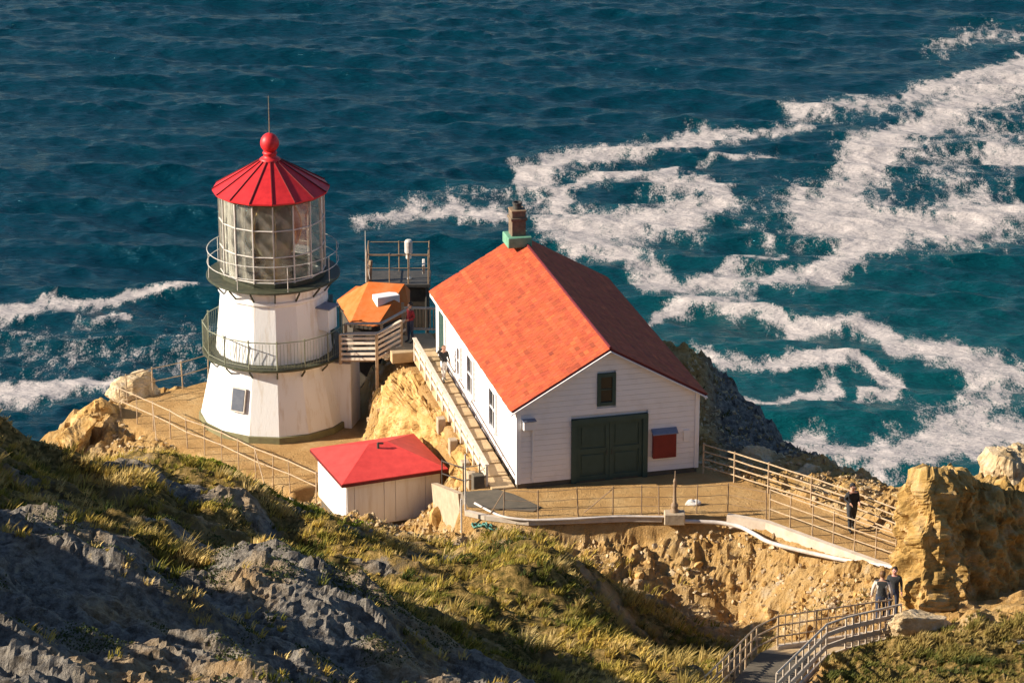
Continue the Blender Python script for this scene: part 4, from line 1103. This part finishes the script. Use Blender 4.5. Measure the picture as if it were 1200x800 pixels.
MB().path(smooth_path(hs, 3), .03, 6).build('garden_hose', 'hose_green', None, smooth=True, label='tangled green hose dropped at the corner of the yard', cat='hose')

# ornate post on its concrete block
op = empty('ornate_post', 'ornate rusty iron post on a concrete block at the yard edge', 'post', (5.62, 97.85, 0))
MB().rbox((0, -.03, .02), (.72, .46, .42), .03).build('block', 'concrete', op)
MB().lathe([(.15, .23), (.15, .30), (.10, .34), (.13, .42), (.13, .50), (.07, .56), (.055, .9), (.05, 1.15), (.075, 1.2), (.05, 1.26), (.07, 1.36), (.05, 1.44), (.018, 1.48), (.012, 1.75), (0, 1.76)], 14).build('shaft', 'rusty_iron', op, smooth=True)
# crumpled white bag on the yard
bagm = boulder_mesh('crumpled_bag', 77, 'cloth_white', 4, .5, 6)
o = link('crumpled_bag', bagm, label='small crumpled pale bag lying on the yard near the ornate post', cat='bag', loc=(6.35, 98.95, .09)); o.scale = (.22, .13, .11)

# thin dark slab at the corner of the yard
m = MB(); m.extrude([(-1.75, 100.1), (-1.55, 98.75), (.75, 98.35), (1.0, 98.75), (.1, 99.85), (-.5, 100.3)], -.1, .035)
m.build('dark_slab', 'dark_concrete', None, label='dark flat slab at the foot of the walkway steps', cat='slab')
m = MB(); m.rbox((-1.2, 100.62, .15), (.42, .36, .66), .02, Matrix.Rotation(R(14), 3, 'Z')); m.build('end_block', 'dark_concrete', None, label='squat dark concrete block ending the walkway railing', cat='block')
# retaining wall by the hollow
m = MB(); m.bar((-2.75, 103.2, -2.0), (-1.72, 100.2, -1.15), .22, 2.0); m.bar((-1.70, 100.15, -1.05), (-1.72, 98.55, -1.05), .22, 2.06)
m.build('retaining_wall', 'concrete', None, label='weathered retaining wall between the shed hollow and the yard', cat='wall')

# ------------------------------------------------------------------ walkway along the building
wk = empty('walkway', 'shallow stepped concrete walkway climbing along the white building', 'walkway', hp(-.52, 0, 0), R(13.9))
NS = 12; VL = 13.0 / NS
for k in range(NS):
    z = .06 + .045 * k
    m = MB(); m.rbox((0, .02 + VL * (k + .5), z - .2), (.86, VL - .035, .42), .02); m.build('step', 'step_concrete', wk)
m = MB(); m.rbox((-.30, 14.05, .36), (2.0, 2.0, .44), .02); m.build('landing', 'step_concrete', wk)
wr = empty('walkway_railing', 'white timber railing on short piers along the stepped walkway', 'railing', hp(-1.03, .45, 0), R(13.9))
for k in range(13):
    v = k * 1.0; z = .06 + .5 * v / 12.4
    m = MB(); m.rbox((0, v, z + .30), (.09, .09, .86), .01); m.build('post', 'white_rail', wr)
    if k in (0, 1, 2, 4, 6): m = MB(); m.rbox((-.26, v + .25, z - .35), (.30, .34, .62), .02); m.build('pier', 'concrete', wr)
L_ = 12.0; za, zb_ = .06, .56
for hh, w_, t_ in ((.78, .15, .045),):
    m = MB(); m.bar((0, -.08, za + hh), (0, L_ + .08, zb_ + hh), w_, t_); m.build('top_rail', 'white_rail', wr)
for hh in (.24, .52):
    m = MB(); m.bar((0, 0, za + hh), (0, L_, zb_ + hh), .035, .13); m.build('rail', 'white_rail', wr)
# bridge to the lighthouse balcony
br = empty('footbridge', 'timber footbridge from the walkway landing to the lighthouse balcony', 'bridge', (-5.4, 113.4, 0))
ba = [Vector((-1.35, .1, -.06)), Vector((.10, -.35, .12)), Vector((1.05, .15, .5))]
off = Vector((.15, 1.25, 0))
dk = 0
for a, b in zip(ba[:-1], ba[1:]):
    n = 7
    for k in range(n):
        p = a.lerp(b, (k + .5) / n); d = (b - a) / n
        m = MB(); m.bar(p - d * .47, p + d * .47, 1.2, .06); 
        bmv = [Vector(v) + off * .5 for v in m.v]; m.v = [tuple(v) for v in bmv]
        m.build('plank', 'timber', br)
for s_, ofv in ((0, Vector((0, 0, 0))), (1, off)):
    for p in ba:
        b0 = p + ofv
        zlow = -2.9 if s_ == 0 and p is ba[1] else (-.15 if p is not ba[1] else -.2)
        m = MB(); m.rbox((b0.x, b0.y, (zlow + b0.z + 1.15) / 2), (.12, .12, b0.z + 1.15 - zlow), .012); m.build('post', 'timber', br)
    for a, b in zip(ba[:-1], ba[1:]):
        m = MB(); m.bar(a + ofv + Vector((0, 0, 1.14)), b + ofv + Vector((0, 0, 1.14)), .14, .05); m.build('top_rail', 'pale_timber', br)
        for hh in ((.12, .34, .56, .78, .98) if s_ == 0 else (.35, .75)):
            m = MB(); m.bar(a + ofv + Vector((0, -.04, hh)), b + ofv + Vector((0, -.04, hh)), .03, .10); m.build('board', 'white_rail', br)
# baluster rail at the back of the landing
lr = empty('landing_railing', 'weathered baluster railing at the back of the walkway landing', 'railing', (-4.35, 115.35, .55))
for k in range(2): m = MB(); m.rbox((k * 1.5, -.12 * k, .55), (.11, .11, 1.3), .012); m.build('post', 'timber', lr)
for k in range(10): m = MB(); m.box((.14 + k * .136, -.011 * k, .52), (.05, .04, .86)); m.build('baluster', 'timber', lr)
for z in (.12, 1.0): m = MB(); m.bar((0, 0, z), (1.5, -.12, z), .09, .07); m.build('rail', 'pale_timber', lr)

# ------------------------------------------------------------------ rear hut with orange roof, and steel lookout deck
HUT_EV = [(-7.3, 121.0, -.1), (-6.6, 118.1, -.1), (-5.5, 117.75, -.1), (-4.2, 119.3, -.1), (-4.3, 122.3, -.1), (-6.6, 122.8, -.1)]
HUT_RG = [(-5.93, 120.28, .95), (-4.44, 120.0, .95)]
def rear():
    t = empty('fog_signal_hut', 'low hut with bright orange faceted roof behind the lighthouse', 'hut', (-5.9, 119.3, -3.2))
    o = Vector((-5.9, 119.3, -3.2))
    ev = [Vector(p) - o for p in HUT_EV]
    rg = [Vector(p) - o for p in HUT_RG]
    wl = [Vector((p.x * .86, (p.y - .6) * .86 + .6, 0)) for p in ev]
    MB().extrude([(p.x, p.y) for p in wl], 0, 2.98).build('wall', 'dark_timber', t)
    fs = [(ev[0], ev[1], rg[0]), (ev[1], ev[2], rg[1], rg[0]), (ev[2], ev[3], rg[1]), (rg[0], rg[1], ev[3], ev[4], ev[5], ev[0])]
    rng = random.Random(9)
    for f in fs:
        n = len(f); vs = list(f) + [p - Vector((0, 0, .09)) for p in f]
        o_ = MB().add(vs, [tuple(range(n)), tuple(range(2 * n - 1, n - 1, -1))] + [(k, n + k, n + (k + 1) % n, (k + 1) % n) for k in range(n)]).build('roof_panel', 'orange_roof', t)
        set_col(o_.data, 'tint', np.full((len(vs), 3), rng.uniform(.88, 1.05)))
    hb = MB().rbox((.72, .0, 3.72), (1.0, .55, .42), .02, Matrix.Rotation(R(25), 3, 'Z')).build('roof_hatch', 'white_paint', t)
    fr = MB()
    for a, b in zip(ev[:-1], ev[1:]): fr.bar(a - Vector((0, 0, .1)), b - Vector((0, 0, .1)), .06, .14)
    fr.build('fascia', 'dark_timber', t)
    # deck
    d = empty('lookout_deck', 'dark steel deck with rails and instruments behind the orange-roofed hut', 'deck', (-4.85, 124.3, -.3))
    MB().rbox((0, 0, 0), (2.75, 1.9, .16), .02).build('floor', 'dark_iron', d)
    MB().rbox((.35, -.05, -1.1), (1.9, 1.5, 1.9), .03).build('cabin', 'dark_timber', d)
    pm = MB().tube((0, 0, 0), (0, 0, 1.35), .028, 6).mesh('post', 'rusty_iron')
    pts = [(-1.3, -.85), (-.35, -.85), (.45, -.85), (1.3, -.85), (1.3, .85), (.0, .85), (-1.3, .85)]
    for p in pts: link('post', pm, d, loc=(p[0], p[1], .08))
    for z in (.72, 1.33):
        for a, b in zip(pts, pts[1:] + pts[:1]):
            MB().tube((a[0], a[1], z + .05), (b[0], b[1], z + .05), .022, 6).build('rail', 'rusty_iron', d)
    for sx in (-1.2, 1.2):
        for sy in (-.8, .8): MB().tube((sx, sy, -8), (sx, sy, -.05), .06, 6).build('leg', 'dark_iron', d)
    MB().tube((-1.36, -.6, .05), (-1.36, -.6, 2.35), .03, 6, .012).tube((-1.36, -.6, 1.5), (-1.2, -.6, .2), .025, 6).build('mast', 'pale_iron', d)
    ins = MB().lathe([(.10, .08), (.12, .1), (.05, .2), (.045, .95), (.12, 1.0), (.12, 1.22), (.17, 1.26), (.17, 1.75), (.12, 1.82), (0, 1.84)], 12, 0, (.45, -.2, 0)).build('beacon', 'pale_iron', d)
    MB().tube((-1.25, -.5, .1), (-1.15, -.35, .95), .13, 8, .07).build('coil', 'rusty_iron', d)
    MB().rbox((1.1, -.55, .75), (.12, .4, .55), .02, Matrix.Rotation(.5, 3, 'X')).build('solar_panel', 'pale_iron', d)
rear()

# ------------------------------------------------------------------ stairs at the lower right
def stairs():
    t = empty('hill_stairs', 'long concrete stairway coming down the hill to a landing', 'stairs', (8.6, 86.7, 0))
    o = Vector((8.6, 86.7, 0)); A = Vector((6.35, 77, 0)) - o
    dv = A.normalized(); n = 26; Lg = A.length
    ang = math.atan2(-dv.x, dv.y) + math.pi
    for k in range(n):
        p = dv * (Lg * (k + .5) / n); z = float(stair_z(np.array(86.7 + p.y)))
        m = MB(); m.rbox((p.x, p.y, z - .12), (1.75, Lg / n - .01, .30), .012, Matrix.Rotation(math.atan2(dv.y, dv.x) + math.pi / 2, 3, 'Z')); m.build('step', 'dark_concrete', t)
    m = MB(); m.extrude([(-.98, .12), (-.2, .95), (3.75, 2.05), (3.95, 1.2), (1.05, -.15)], -.15, .09); m.build('landing', 'step_concrete', t)
    # far railing: sloped run, then a barred panel
    f = empty('stair_railing', 'barred iron railing on the far side of the stair landing', 'railing', (7.55, 86.95, .1))
    o = Vector((7.55, 86.95, .1))
    top = [Vector((5.35, 77, 3.05)), Vector((7.6, 86.5, .1)), Vector((8.32, 87.25, .1)), Vector((12.05, 88.5, .1))]
    P = [p - o for p in top]; up = Vector((0, 0, 1.12))
    for a, b, nn in ((P[0], P[1], 9), (P[1], P[2], 1), (P[2], P[3], 3)):
        for k in range(nn):
            q = a.lerp(b, k / nn); MB().tube(q - Vector((0, 0, .1)), q + up, .035, 7).build('post', 'fence_pipe', f)
        for hh in (.42, .8, 1.12): MB().tube(a + Vector((0, 0, hh)), b + Vector((0, 0, hh)), .028, 7).build('rail', 'fence_pipe', f)
    bm_ = MB().tube((0, 0, .06), (0, 0, 1.2), .018, 5).mesh('baluster', 'rusty_iron')
    for k in range(17): link('baluster', bm_, f, loc=P[2].lerp(P[3], k / 16))
    MB().bar(P[2] + Vector((0, 0, .05)), P[3] + Vector((0, 0, .05)), .12, .12).build('kerb', 'pale_timber', f)
    # near railing
    g = empty('stair_railing', 'double-rail timber and pipe railing on the near side of the stairs', 'railing', (9.75, 86.3, .1))
    o = Vector((9.75, 86.3, .1))
    P = [Vector(p) - o for p in ((7.35, 77, 3.05), (9.75, 86.35, .15), (10.4, 86.85, .15), (12.2, 87.7, .2))]
    for a, b, nn in ((P[0], P[1], 8), (P[1], P[2], 1), (P[2], P[3], 8)):
        for k in range(nn + (1 if b is P[3] else 0)):
            q = a.lerp(b, k / nn); MB().tube(q - Vector((0, 0, .12)), q + Vector((0, 0, 1.22)), .032, 7).build('post', 'pale_timber', g)
        MB().tube(a + Vector((0, 0, 1.22)), b + Vector((0, 0, 1.22)), .036, 8).build('handrail', 'pale_timber', g)
        MB().bar(a + Vector((0, 0, .86)), b + Vector((0, 0, .86)), .05, .14).build('rail', 'pale_timber', g)
        MB().bar(a + Vector((0, 0, .44)), b + Vector((0, 0, .44)), .05, .16).build('rail', 'pale_timber', g)
        MB().bar(a + Vector((0, 0, .06)), b + Vector((0, 0, .06)), .06, .2).build('kerb_board', 'pale_timber', g)
stairs()

# ------------------------------------------------------------------ people
def person(label, loc, face, height, top, legs, hair, arms='down', stride=.0, bag=None, sleeve=None, skin='skin', hood=False, bulk=1.0):
    s = height / 1.75
    V = []; Rr = []; E = []; tagm = []
    def add(p, r, par=None, m=0):
        V.append(Vector(p)); Rr.append(r); tagm.append(m)
        if par is not None: E.append((par, len(V) - 1))
        return len(V) - 1
    # material codes: 0 skin, 1 top, 2 legs, 3 shoes, 4 sleeve
    pel = add((0, 0, .95), .135, None, 2); sp = add((0, .0, 1.12), .13, pel, 1); ch = add((0, 0, 1.31), .155, sp, 1)
    nb_ = add((0, -.005, 1.45), .085, ch, 1); nk = add((0, .005, 1.52), .056, nb_, 0)
    h1 = add((0, .015, 1.585), .078, nk, 0); h2 = add((0, .01, 1.66), .09, h1, 0); add((0, .0, 1.735), .055, h2, 0)
    add((0, .115, 1.62), .013, h1, 0)                                             # nose
    for sx in (-1, 1): add((sx * .098, -.005, 1.63), .016, h2, 0)                  # ears
    poses = {'down': ((.23, -.02, 1.17), (.25, .06, .93)), 'bent': ((.25, -.06, 1.17), (.17, .18, 1.10)), 'up': ((.36, .05, 1.50), (.15, .10, 1.68)), 'out': ((.27, -.05, 1.18), (.30, .03, .95))}
    for sx in (-1, 1):
        pz = arms if isinstance(arms, str) else arms[0 if sx < 0 else 1]
        e_, w_ = poses[pz]
        shd = add((sx * .185, 0, 1.405), .072, ch, 1); el = add((sx * e_[0], e_[1], e_[2]), .05, shd, 4); wr_ = add((sx * w_[0], w_[1], w_[2]), .034, el, 4)
        d = (V[wr_] - V[el]).normalized(); side = Vector((-sx * .2, 1, 0)); side = (side - d * side.dot(d)).normalized(); nrm = d.cross(side)
        pm_ = add(V[wr_] + d * .075, .034, wr_, 0)
        for fi, (o_, ln) in enumerate(((-.027, .065), (-.009, .08), (.010, .075), (.028, .055))):
            a = add(V[pm_] + d * .03 + side * o_, .010, pm_, 0)
            b = add(V[a] + d * ln * .5 + nrm * .01 * sx, .009, a, 0); add(V[b] + d * ln * .4 + nrm * .022 * sx, .008, b, 0)
        th = add(V[wr_] + d * .04 + side * .045, .011, pm_, 0); add(V[th] + d * .04 + side * .012, .009, th, 0)
        st_ = stride * sx
        hp_ = add((sx * .095, 0, .87), .105, pel, 2); kn = add((sx * .105, st_ * .5 + .02, .49), .066, hp_, 2); an = add((sx * .11, st_ - .02 - .06 * abs(st_), .10), .045, kn, 2)
        fo_ = add((sx * .115, st_ + .07, .045), .042, an, 3); add((sx * .12, st_ + .17, .035), .032, fo_, 3)
    me = bpy.data.meshes.new('body'); me.from_pydata([v * s for v in V], E, [])
    ob = bpy.data.objects.new('body', me); col.objects.link(ob)
    md = ob.modifiers.new('skin', 'SKIN'); md.use_smooth_shade = True
    for i, sv in enumerate(me.skin_vertices[0].data): sv.radius = (Rr[i] * s * (1.12 * bulk if tagm[i] in (1, 4) else bulk if tagm[i] == 2 else 1), Rr[i] * s * (.82 * bulk if i in (0, 1, 2) else bulk if tagm[i] in (1, 2, 4) else 1)); sv.use_root = (i == 0)
    sd = ob.modifiers.new('sub', 'SUBSURF'); sd.levels = 1; sd.render_levels = 1
    dg = bpy.context.evaluated_depsgraph_get()
    me2 = bpy.data.meshes.new_from_object(ob.evaluated_get(dg)); bpy.data.objects.remove(ob)
    me2.materials.clear()
    for k in (skin, top, legs, 'shoe', sleeve or top): me2.materials.append(MATS[k])
    A = np.array([(V[a] * s)[:] for a, b in E]); B = np.array([(V[b] * s)[:] for a, b in E]); Mt = [tagm[b] for a, b in E]
    # the bone pelvis-hip counts as legs; chest-shoulder as top
    for pl in me2.polygons:
        c = np.array(pl.center[:]); ab = B - A; tt = np.clip(((c - A) * ab).sum(1) / (ab * ab).sum(1), 0, 1)
        j = int(np.argmin(np.linalg.norm(A + ab * tt[:, None] - c, axis=1))); pl.material_index = Mt[j]
    me2.polygons.foreach_set('use_smooth', [True] * len(me2.polygons))
    t = empty('person', label, 'person', loc, face, 'visitors on the paths')
    b = link('body', me2, t)
    # hair cap / hood
    Vh, Fh = ICO[4]; Vh = Vh.copy(); keep = (Vh[:, 2] > -.25 - .9 * np.maximum(0, -Vh[:, 1])) & (Vh[:, 1] < .55 + .45 * (Vh[:, 2] > .45))
    rr = (.118 if hood else .108) * s; Vh = Vh * (1 + .05 * fbm3(Vh * 4, 2, 3))[:, None] * np.array([.92, 1.02, 1.05]) * rr + np.array([0, -.008, 1.665]) * s
    Fk = Fh[keep[Fh].all(1)]
    link('hood' if hood else 'hair', np_mesh('hair', Vh, Fk, hair), t)
    for sx in (-1, 1): 
        ve, fe = ICO[2]; link('eye', np_mesh('eye', ve * .011 * s + np.array([sx * .033, .096, 1.655]) * s, fe, 'cloth_white'), t)
    if bag: MB().rbox((0, -.2 * s, 1.22 * s), (.30 * s, .16 * s, .42 * s), .04).build('backpack', bag, t)
    return t
person('walker in black hooded jacket on the railed path', (11.62, 96.75, .005), R(200), 1.72, 'cloth_black', 'cloth_charcoal', 'cloth_black', ('bent', 'bent'), .12, hood=True, bulk=1.28)
person('visitor in dark quilted vest and pale sleeves climbing past the stair landing', (11.72, 88.75, .25), R(-10), 1.82, 'cloth_charcoal', 'cloth_navy', 'hair_brown', 'out', .1, sleeve='cloth_pale', bulk=1.15)
person('visitor in plain dark clothes facing down the stairs beside the ochre crag', (12.18, 89.35, gz(12.18, 89.35) + .1), R(170), 1.74, 'cloth_charcoal', 'cloth_navy', 'hair_dark', 'down', .0, skin='skin_pink')
person('visitor in red top and dark trousers on the walkway landing', (-4.0, 113.95, .58), R(120), 1.66, 'cloth_red', 'cloth_navy', 'hair_dark', ('bent', 'down'), .05)
person('person in dark top and white trousers raising an arm on the walkway', hp(-.45, 9.9, .06 + .045 * 9 + .01), R(-150), 1.42, 'cloth_black', 'cloth_white', 'hair_brown', ('out', 'up'), .14)

# ------------------------------------------------------------------ grass and low plants
def grass_mat(name, stops, attr='tint'):
    m = bpy.data.materials.new(name); m.use_nodes = True; nt = m.node_tree; b = nt.nodes['Principled BSDF']
    b.inputs['Roughness'].default_value = .75; b.inputs['Specular IOR Level'].default_value = .2
    a = nt.nodes.new('ShaderNodeAttribute'); a.attribute_name = attr
    nt.links.new(a.outputs['Color'], b.inputs['Base Color'])
    tr = nt.nodes.new('ShaderNodeBsdfTranslucent'); nt.links.new(a.outputs['Color'], tr.inputs[0])
    mx = nt.nodes.new('ShaderNodeMixShader'); mx.inputs[0].default_value = .3
    nt.links.new(b.outputs[0], mx.inputs[1]); nt.links.new(tr.outputs[0], mx.inputs[2]); nt.links.new(mx.outputs[0], nt.nodes['Material Output'].inputs[0])
    return m
GM = grass_mat('grass_blade', None)

def make_grass(name, label, xr, yr, ntuft, blades, hr, seed, dens, palette, width=.016):
    rng = np.random.RandomState(seed)
    x = rng.uniform(xr[0], xr[1], ntuft * 4); y = rng.uniform(yr[0], yr[1], ntuft * 4)
    z, hill, flat, sds, ssd = ground(x, y)
    k = (rng.rand(len(x)) < dens(x, y, hill, flat)) & (ssd < -.3)
    x, y, z = x[k][:ntuft], y[k][:ntuft], z[k][:ntuft]
    n = len(x)
    big = fbm(x / 2.5, y / 2.0, 3, seed + 5)                        # patchwise size and tone
    th = np.clip(.5 + big * .9, 0.05, 1) * rng.uniform(.6, 1.2, n)
    # blades
    idx = np.repeat(np.arange(n), blades); m = len(idx)
    spread_ = (.05 + .16 * th)[idx]
    a = rng.rand(m) * 6.283; r = np.sqrt(rng.rand(m)) * spread_
    bx = x[idx] + r * np.cos(a); by = y[idx] + r * np.sin(a); bz = z[idx] - .03
    h = (hr[0] + (hr[1] - hr[0]) * th[idx]) * rng.uniform(.55, 1.15, m)
    lean = h * rng.uniform(.15, .65, m); la = a + rng.normal(0, .6, m)
    lx, ly = lean * np.cos(la) + .38 * h, lean * np.sin(la) - .08 * h             # wind combs it to the right
    wa = rng.rand(m) * 6.283; w = width * rng.uniform(.7, 1.4, m); wx, wy = w * np.cos(wa), w * np.sin(wa)
    V = np.zeros((m, 5, 3))
    V[:, 0] = np.c_[bx - wx, by - wy, bz]; V[:, 1] = np.c_[bx + wx, by + wy, bz]
    V[:, 2] = np.c_[bx + lx * .4 - wx * .75, by + ly * .4 - wy * .75, bz + h * .6]; V[:, 3] = np.c_[bx + lx * .4 + wx * .75, by + ly * .4 + wy * .75, bz + h * .6]
    V[:, 4] = np.c_[bx + lx, by + ly, bz + h]
    i0 = np.arange(m) * 5
    F = np.concatenate([np.stack([i0, i0 + 1, i0 + 3], 1), np.stack([i0, i0 + 3, i0 + 2], 1), np.stack([i0 + 2, i0 + 3, i0 + 4], 1)])
    me = np_mesh(name, V.reshape(-1, 3), F, GM, smooth=False)
    pal = np.array(palette); tone = np.clip(.56 + .95 * fbm(x / 1.6, y / 1.4, 3, seed + 11) + rng.normal(0, .12, n), 0, .999)[idx] * (len(pal) - 1)
    lo = tone.astype(int); fr = (tone - lo)[:, None]
    c = (pal[lo] * (1 - fr) + pal[np.minimum(lo + 1, len(pal) - 1)] * fr) * rng.uniform(.75, 1.2, (m, 1))
    set_col(me, 'tint', np.repeat(c, 5, 0))
    return link(name, me, kind='stuff', label=label, cat='grass')

PAL_HILL = [(.055, .075, .014), (.20, .19, .030), (.42, .31, .06), (.60, .42, .10), (.66, .48, .19)]
def dens_hill(x, y, hill, flat):
    low = bare_low(x, y)
    v = .35 + .9 * fbm(x / 3.2, (y + .3 * x) / 1.8, 4, 88) + .35 - .52 * low
    return np.clip(v * 1.3 - .25, 0, 1) ** 1.6 * hill * (flat > .8)
make_grass('hill_grass', 'straw and dark green grass tufts over the near hill', (-18, 9.5), (62, 97.5), 5600, 18, (.06, .40), 1, dens_hill, PAL_HILL)
make_grass('tussock_grass', 'long pale tussocks combed by the wind over the near hill', (-17, 8.5), (64, 96.5), 480, 46, (.22, .62), 9,
           lambda x, y, h, f: np.clip(fbm(x / 2.2, y / 2.6, 3, 512) * 2.2 - .1 - bare_low(x, y), 0, 1) * h * (f > .8), [(.26, .20, .05), (.50, .36, .11), (.66, .50, .22)], .013)
make_grass('near_grass', 'sparse dark grass low on the near hill', (-12, 7), (46, 64), 1500, 16, (.05, .24), 2, dens_hill, PAL_HILL)
make_grass('crag_grass', 'yellow-green grass on the bank below the crag', (9.2, 18.5), (77, 88), 2300, 18, (.08, .40), 3,
           lambda x, y, h, f: np.clip(.75 + .6 * fbm(x / 2, y / 2, 3, 33), 0, 1) * (f > .7) * (x > 8.6 + (y - 82) * .28), [(.06, .075, .02), (.15, .15, .03), (.30, .22, .06), (.36, .26, .09)])
make_grass('slope_grass', 'dry tufts scattered over the rocky slope and terrace edges', (-15, 12.5), (90, 118), 900, 12, (.05, .20), 4,
           lambda x, y, h, f: (1 - h) * (f > .5) * np.clip(.25 + .9 * fbm(x / 1.5, y / 1.5, 3, 53), 0, 1), [(.10, .11, .02), (.22, .16, .05), (.36, .26, .10)])

def make_leafy(name, label, blobs, seed, palette, n_per=420, size=.035):
    rng = np.random.RandomState(seed); Vs = []; Cs = []
    for (cx, cy, rx, ry, hh) in blobs:
        n = int(n_per * rx * ry / .25) + 60
        a = rng.rand(n) * 6.283; q = np.sqrt(rng.rand(n)); x = cx + rx * q * np.cos(a); y = cy + ry * q * np.sin(a)
        x += .12 * rng.normal(size=n); y += .12 * rng.normal(size=n)
        z = ground(x, y)[0] + hh * (1 - q ** 2 * .8) * rng.rand(n) ** .7 * (.6 + .5 * fbm(x / .35, y / .35, 2, seed)) + .01
        d = rng.normal(size=(n, 3)); d[:, 2] = np.abs(d[:, 2]) + .4; d /= np.linalg.norm(d, axis=1)[:, None]
        s = np.cross(d, rng.normal(size=(n, 3))); s /= np.linalg.norm(s, axis=1)[:, None]
        L_ = size * rng.uniform(.8, 1.9, n)[:, None]; w = L_ * .42
        c = np.c_[x, y, z]
        Vs.append(np.stack([c, c + d * L_ * .5 + s * w, c + d * L_, c + d * L_ * .5 - s * w], 1).reshape(-1, 3))
        pal = np.array(palette); t = np.clip(rng.rand(n) * .7 + .3 * rng.rand() , 0, .99) * (len(pal) - 1); lo = t.astype(int); f = (t - lo)[:, None]
        Cs.append(np.repeat((pal[lo] * (1 - f) + pal[np.minimum(lo + 1, len(pal) - 1)] * f) * rng.uniform(.8, 1.2, (n, 1)), 4, 0))
    V = np.concatenate(Vs); F = np.arange(len(V)).reshape(-1, 4)
    me = np_mesh(name, V, F, GM, smooth=False); set_col(me, 'tint', np.concatenate(Cs))
    return link(name, me, kind='stuff', label=label, cat='plants')
rg = random.Random(12)
bl = [(-10.3 + 5.0 * q + rg.uniform(-.6, .6), 93.6 + 1.6 * q + rg.uniform(-1.0, .8), rg.uniform(.35, .7), rg.uniform(.3, .6), rg.uniform(.18, .34)) for q in [k / 33 for k in range(34)]]
make_leafy('ice_plant', 'bright green leafy ground cover along the crest of the near hill', bl, 5, [(.08, .12, .012), (.20, .24, .02), (.32, .34, .03)], 520, .05)
bl = [(-.6 + rg.uniform(-.5, 1.7), 96.9 + rg.uniform(-.4, .35), rg.uniform(.2, .4), rg.uniform(.15, .3), rg.uniform(.12, .25)) for _ in range(14)]
make_leafy('slope_shrubs', 'yellow-green low shrubs under the kerb of the yard', bl, 6, [(.12, .12, .015), (.24, .20, .02), (.30, .18, .03)])
bl = [(rg.uniform(-15.5, 3), rg.uniform(80, 95), rg.uniform(.2, .5), rg.uniform(.2, .4), rg.uniform(.12, .3)) for _ in range(60)]
bl += [(rg.uniform(-11, 1), rg.uniform(52, 78), rg.uniform(.25, .7), rg.uniform(.4, 1.0), rg.uniform(.06, .18)) for _ in range(70)]
make_leafy('hill_shrubs', 'dark low shrubs among the grass of the near hill', bl, 7, [(.025, .045, .012), (.05, .07, .018), (.12, .10, .03)], 300)
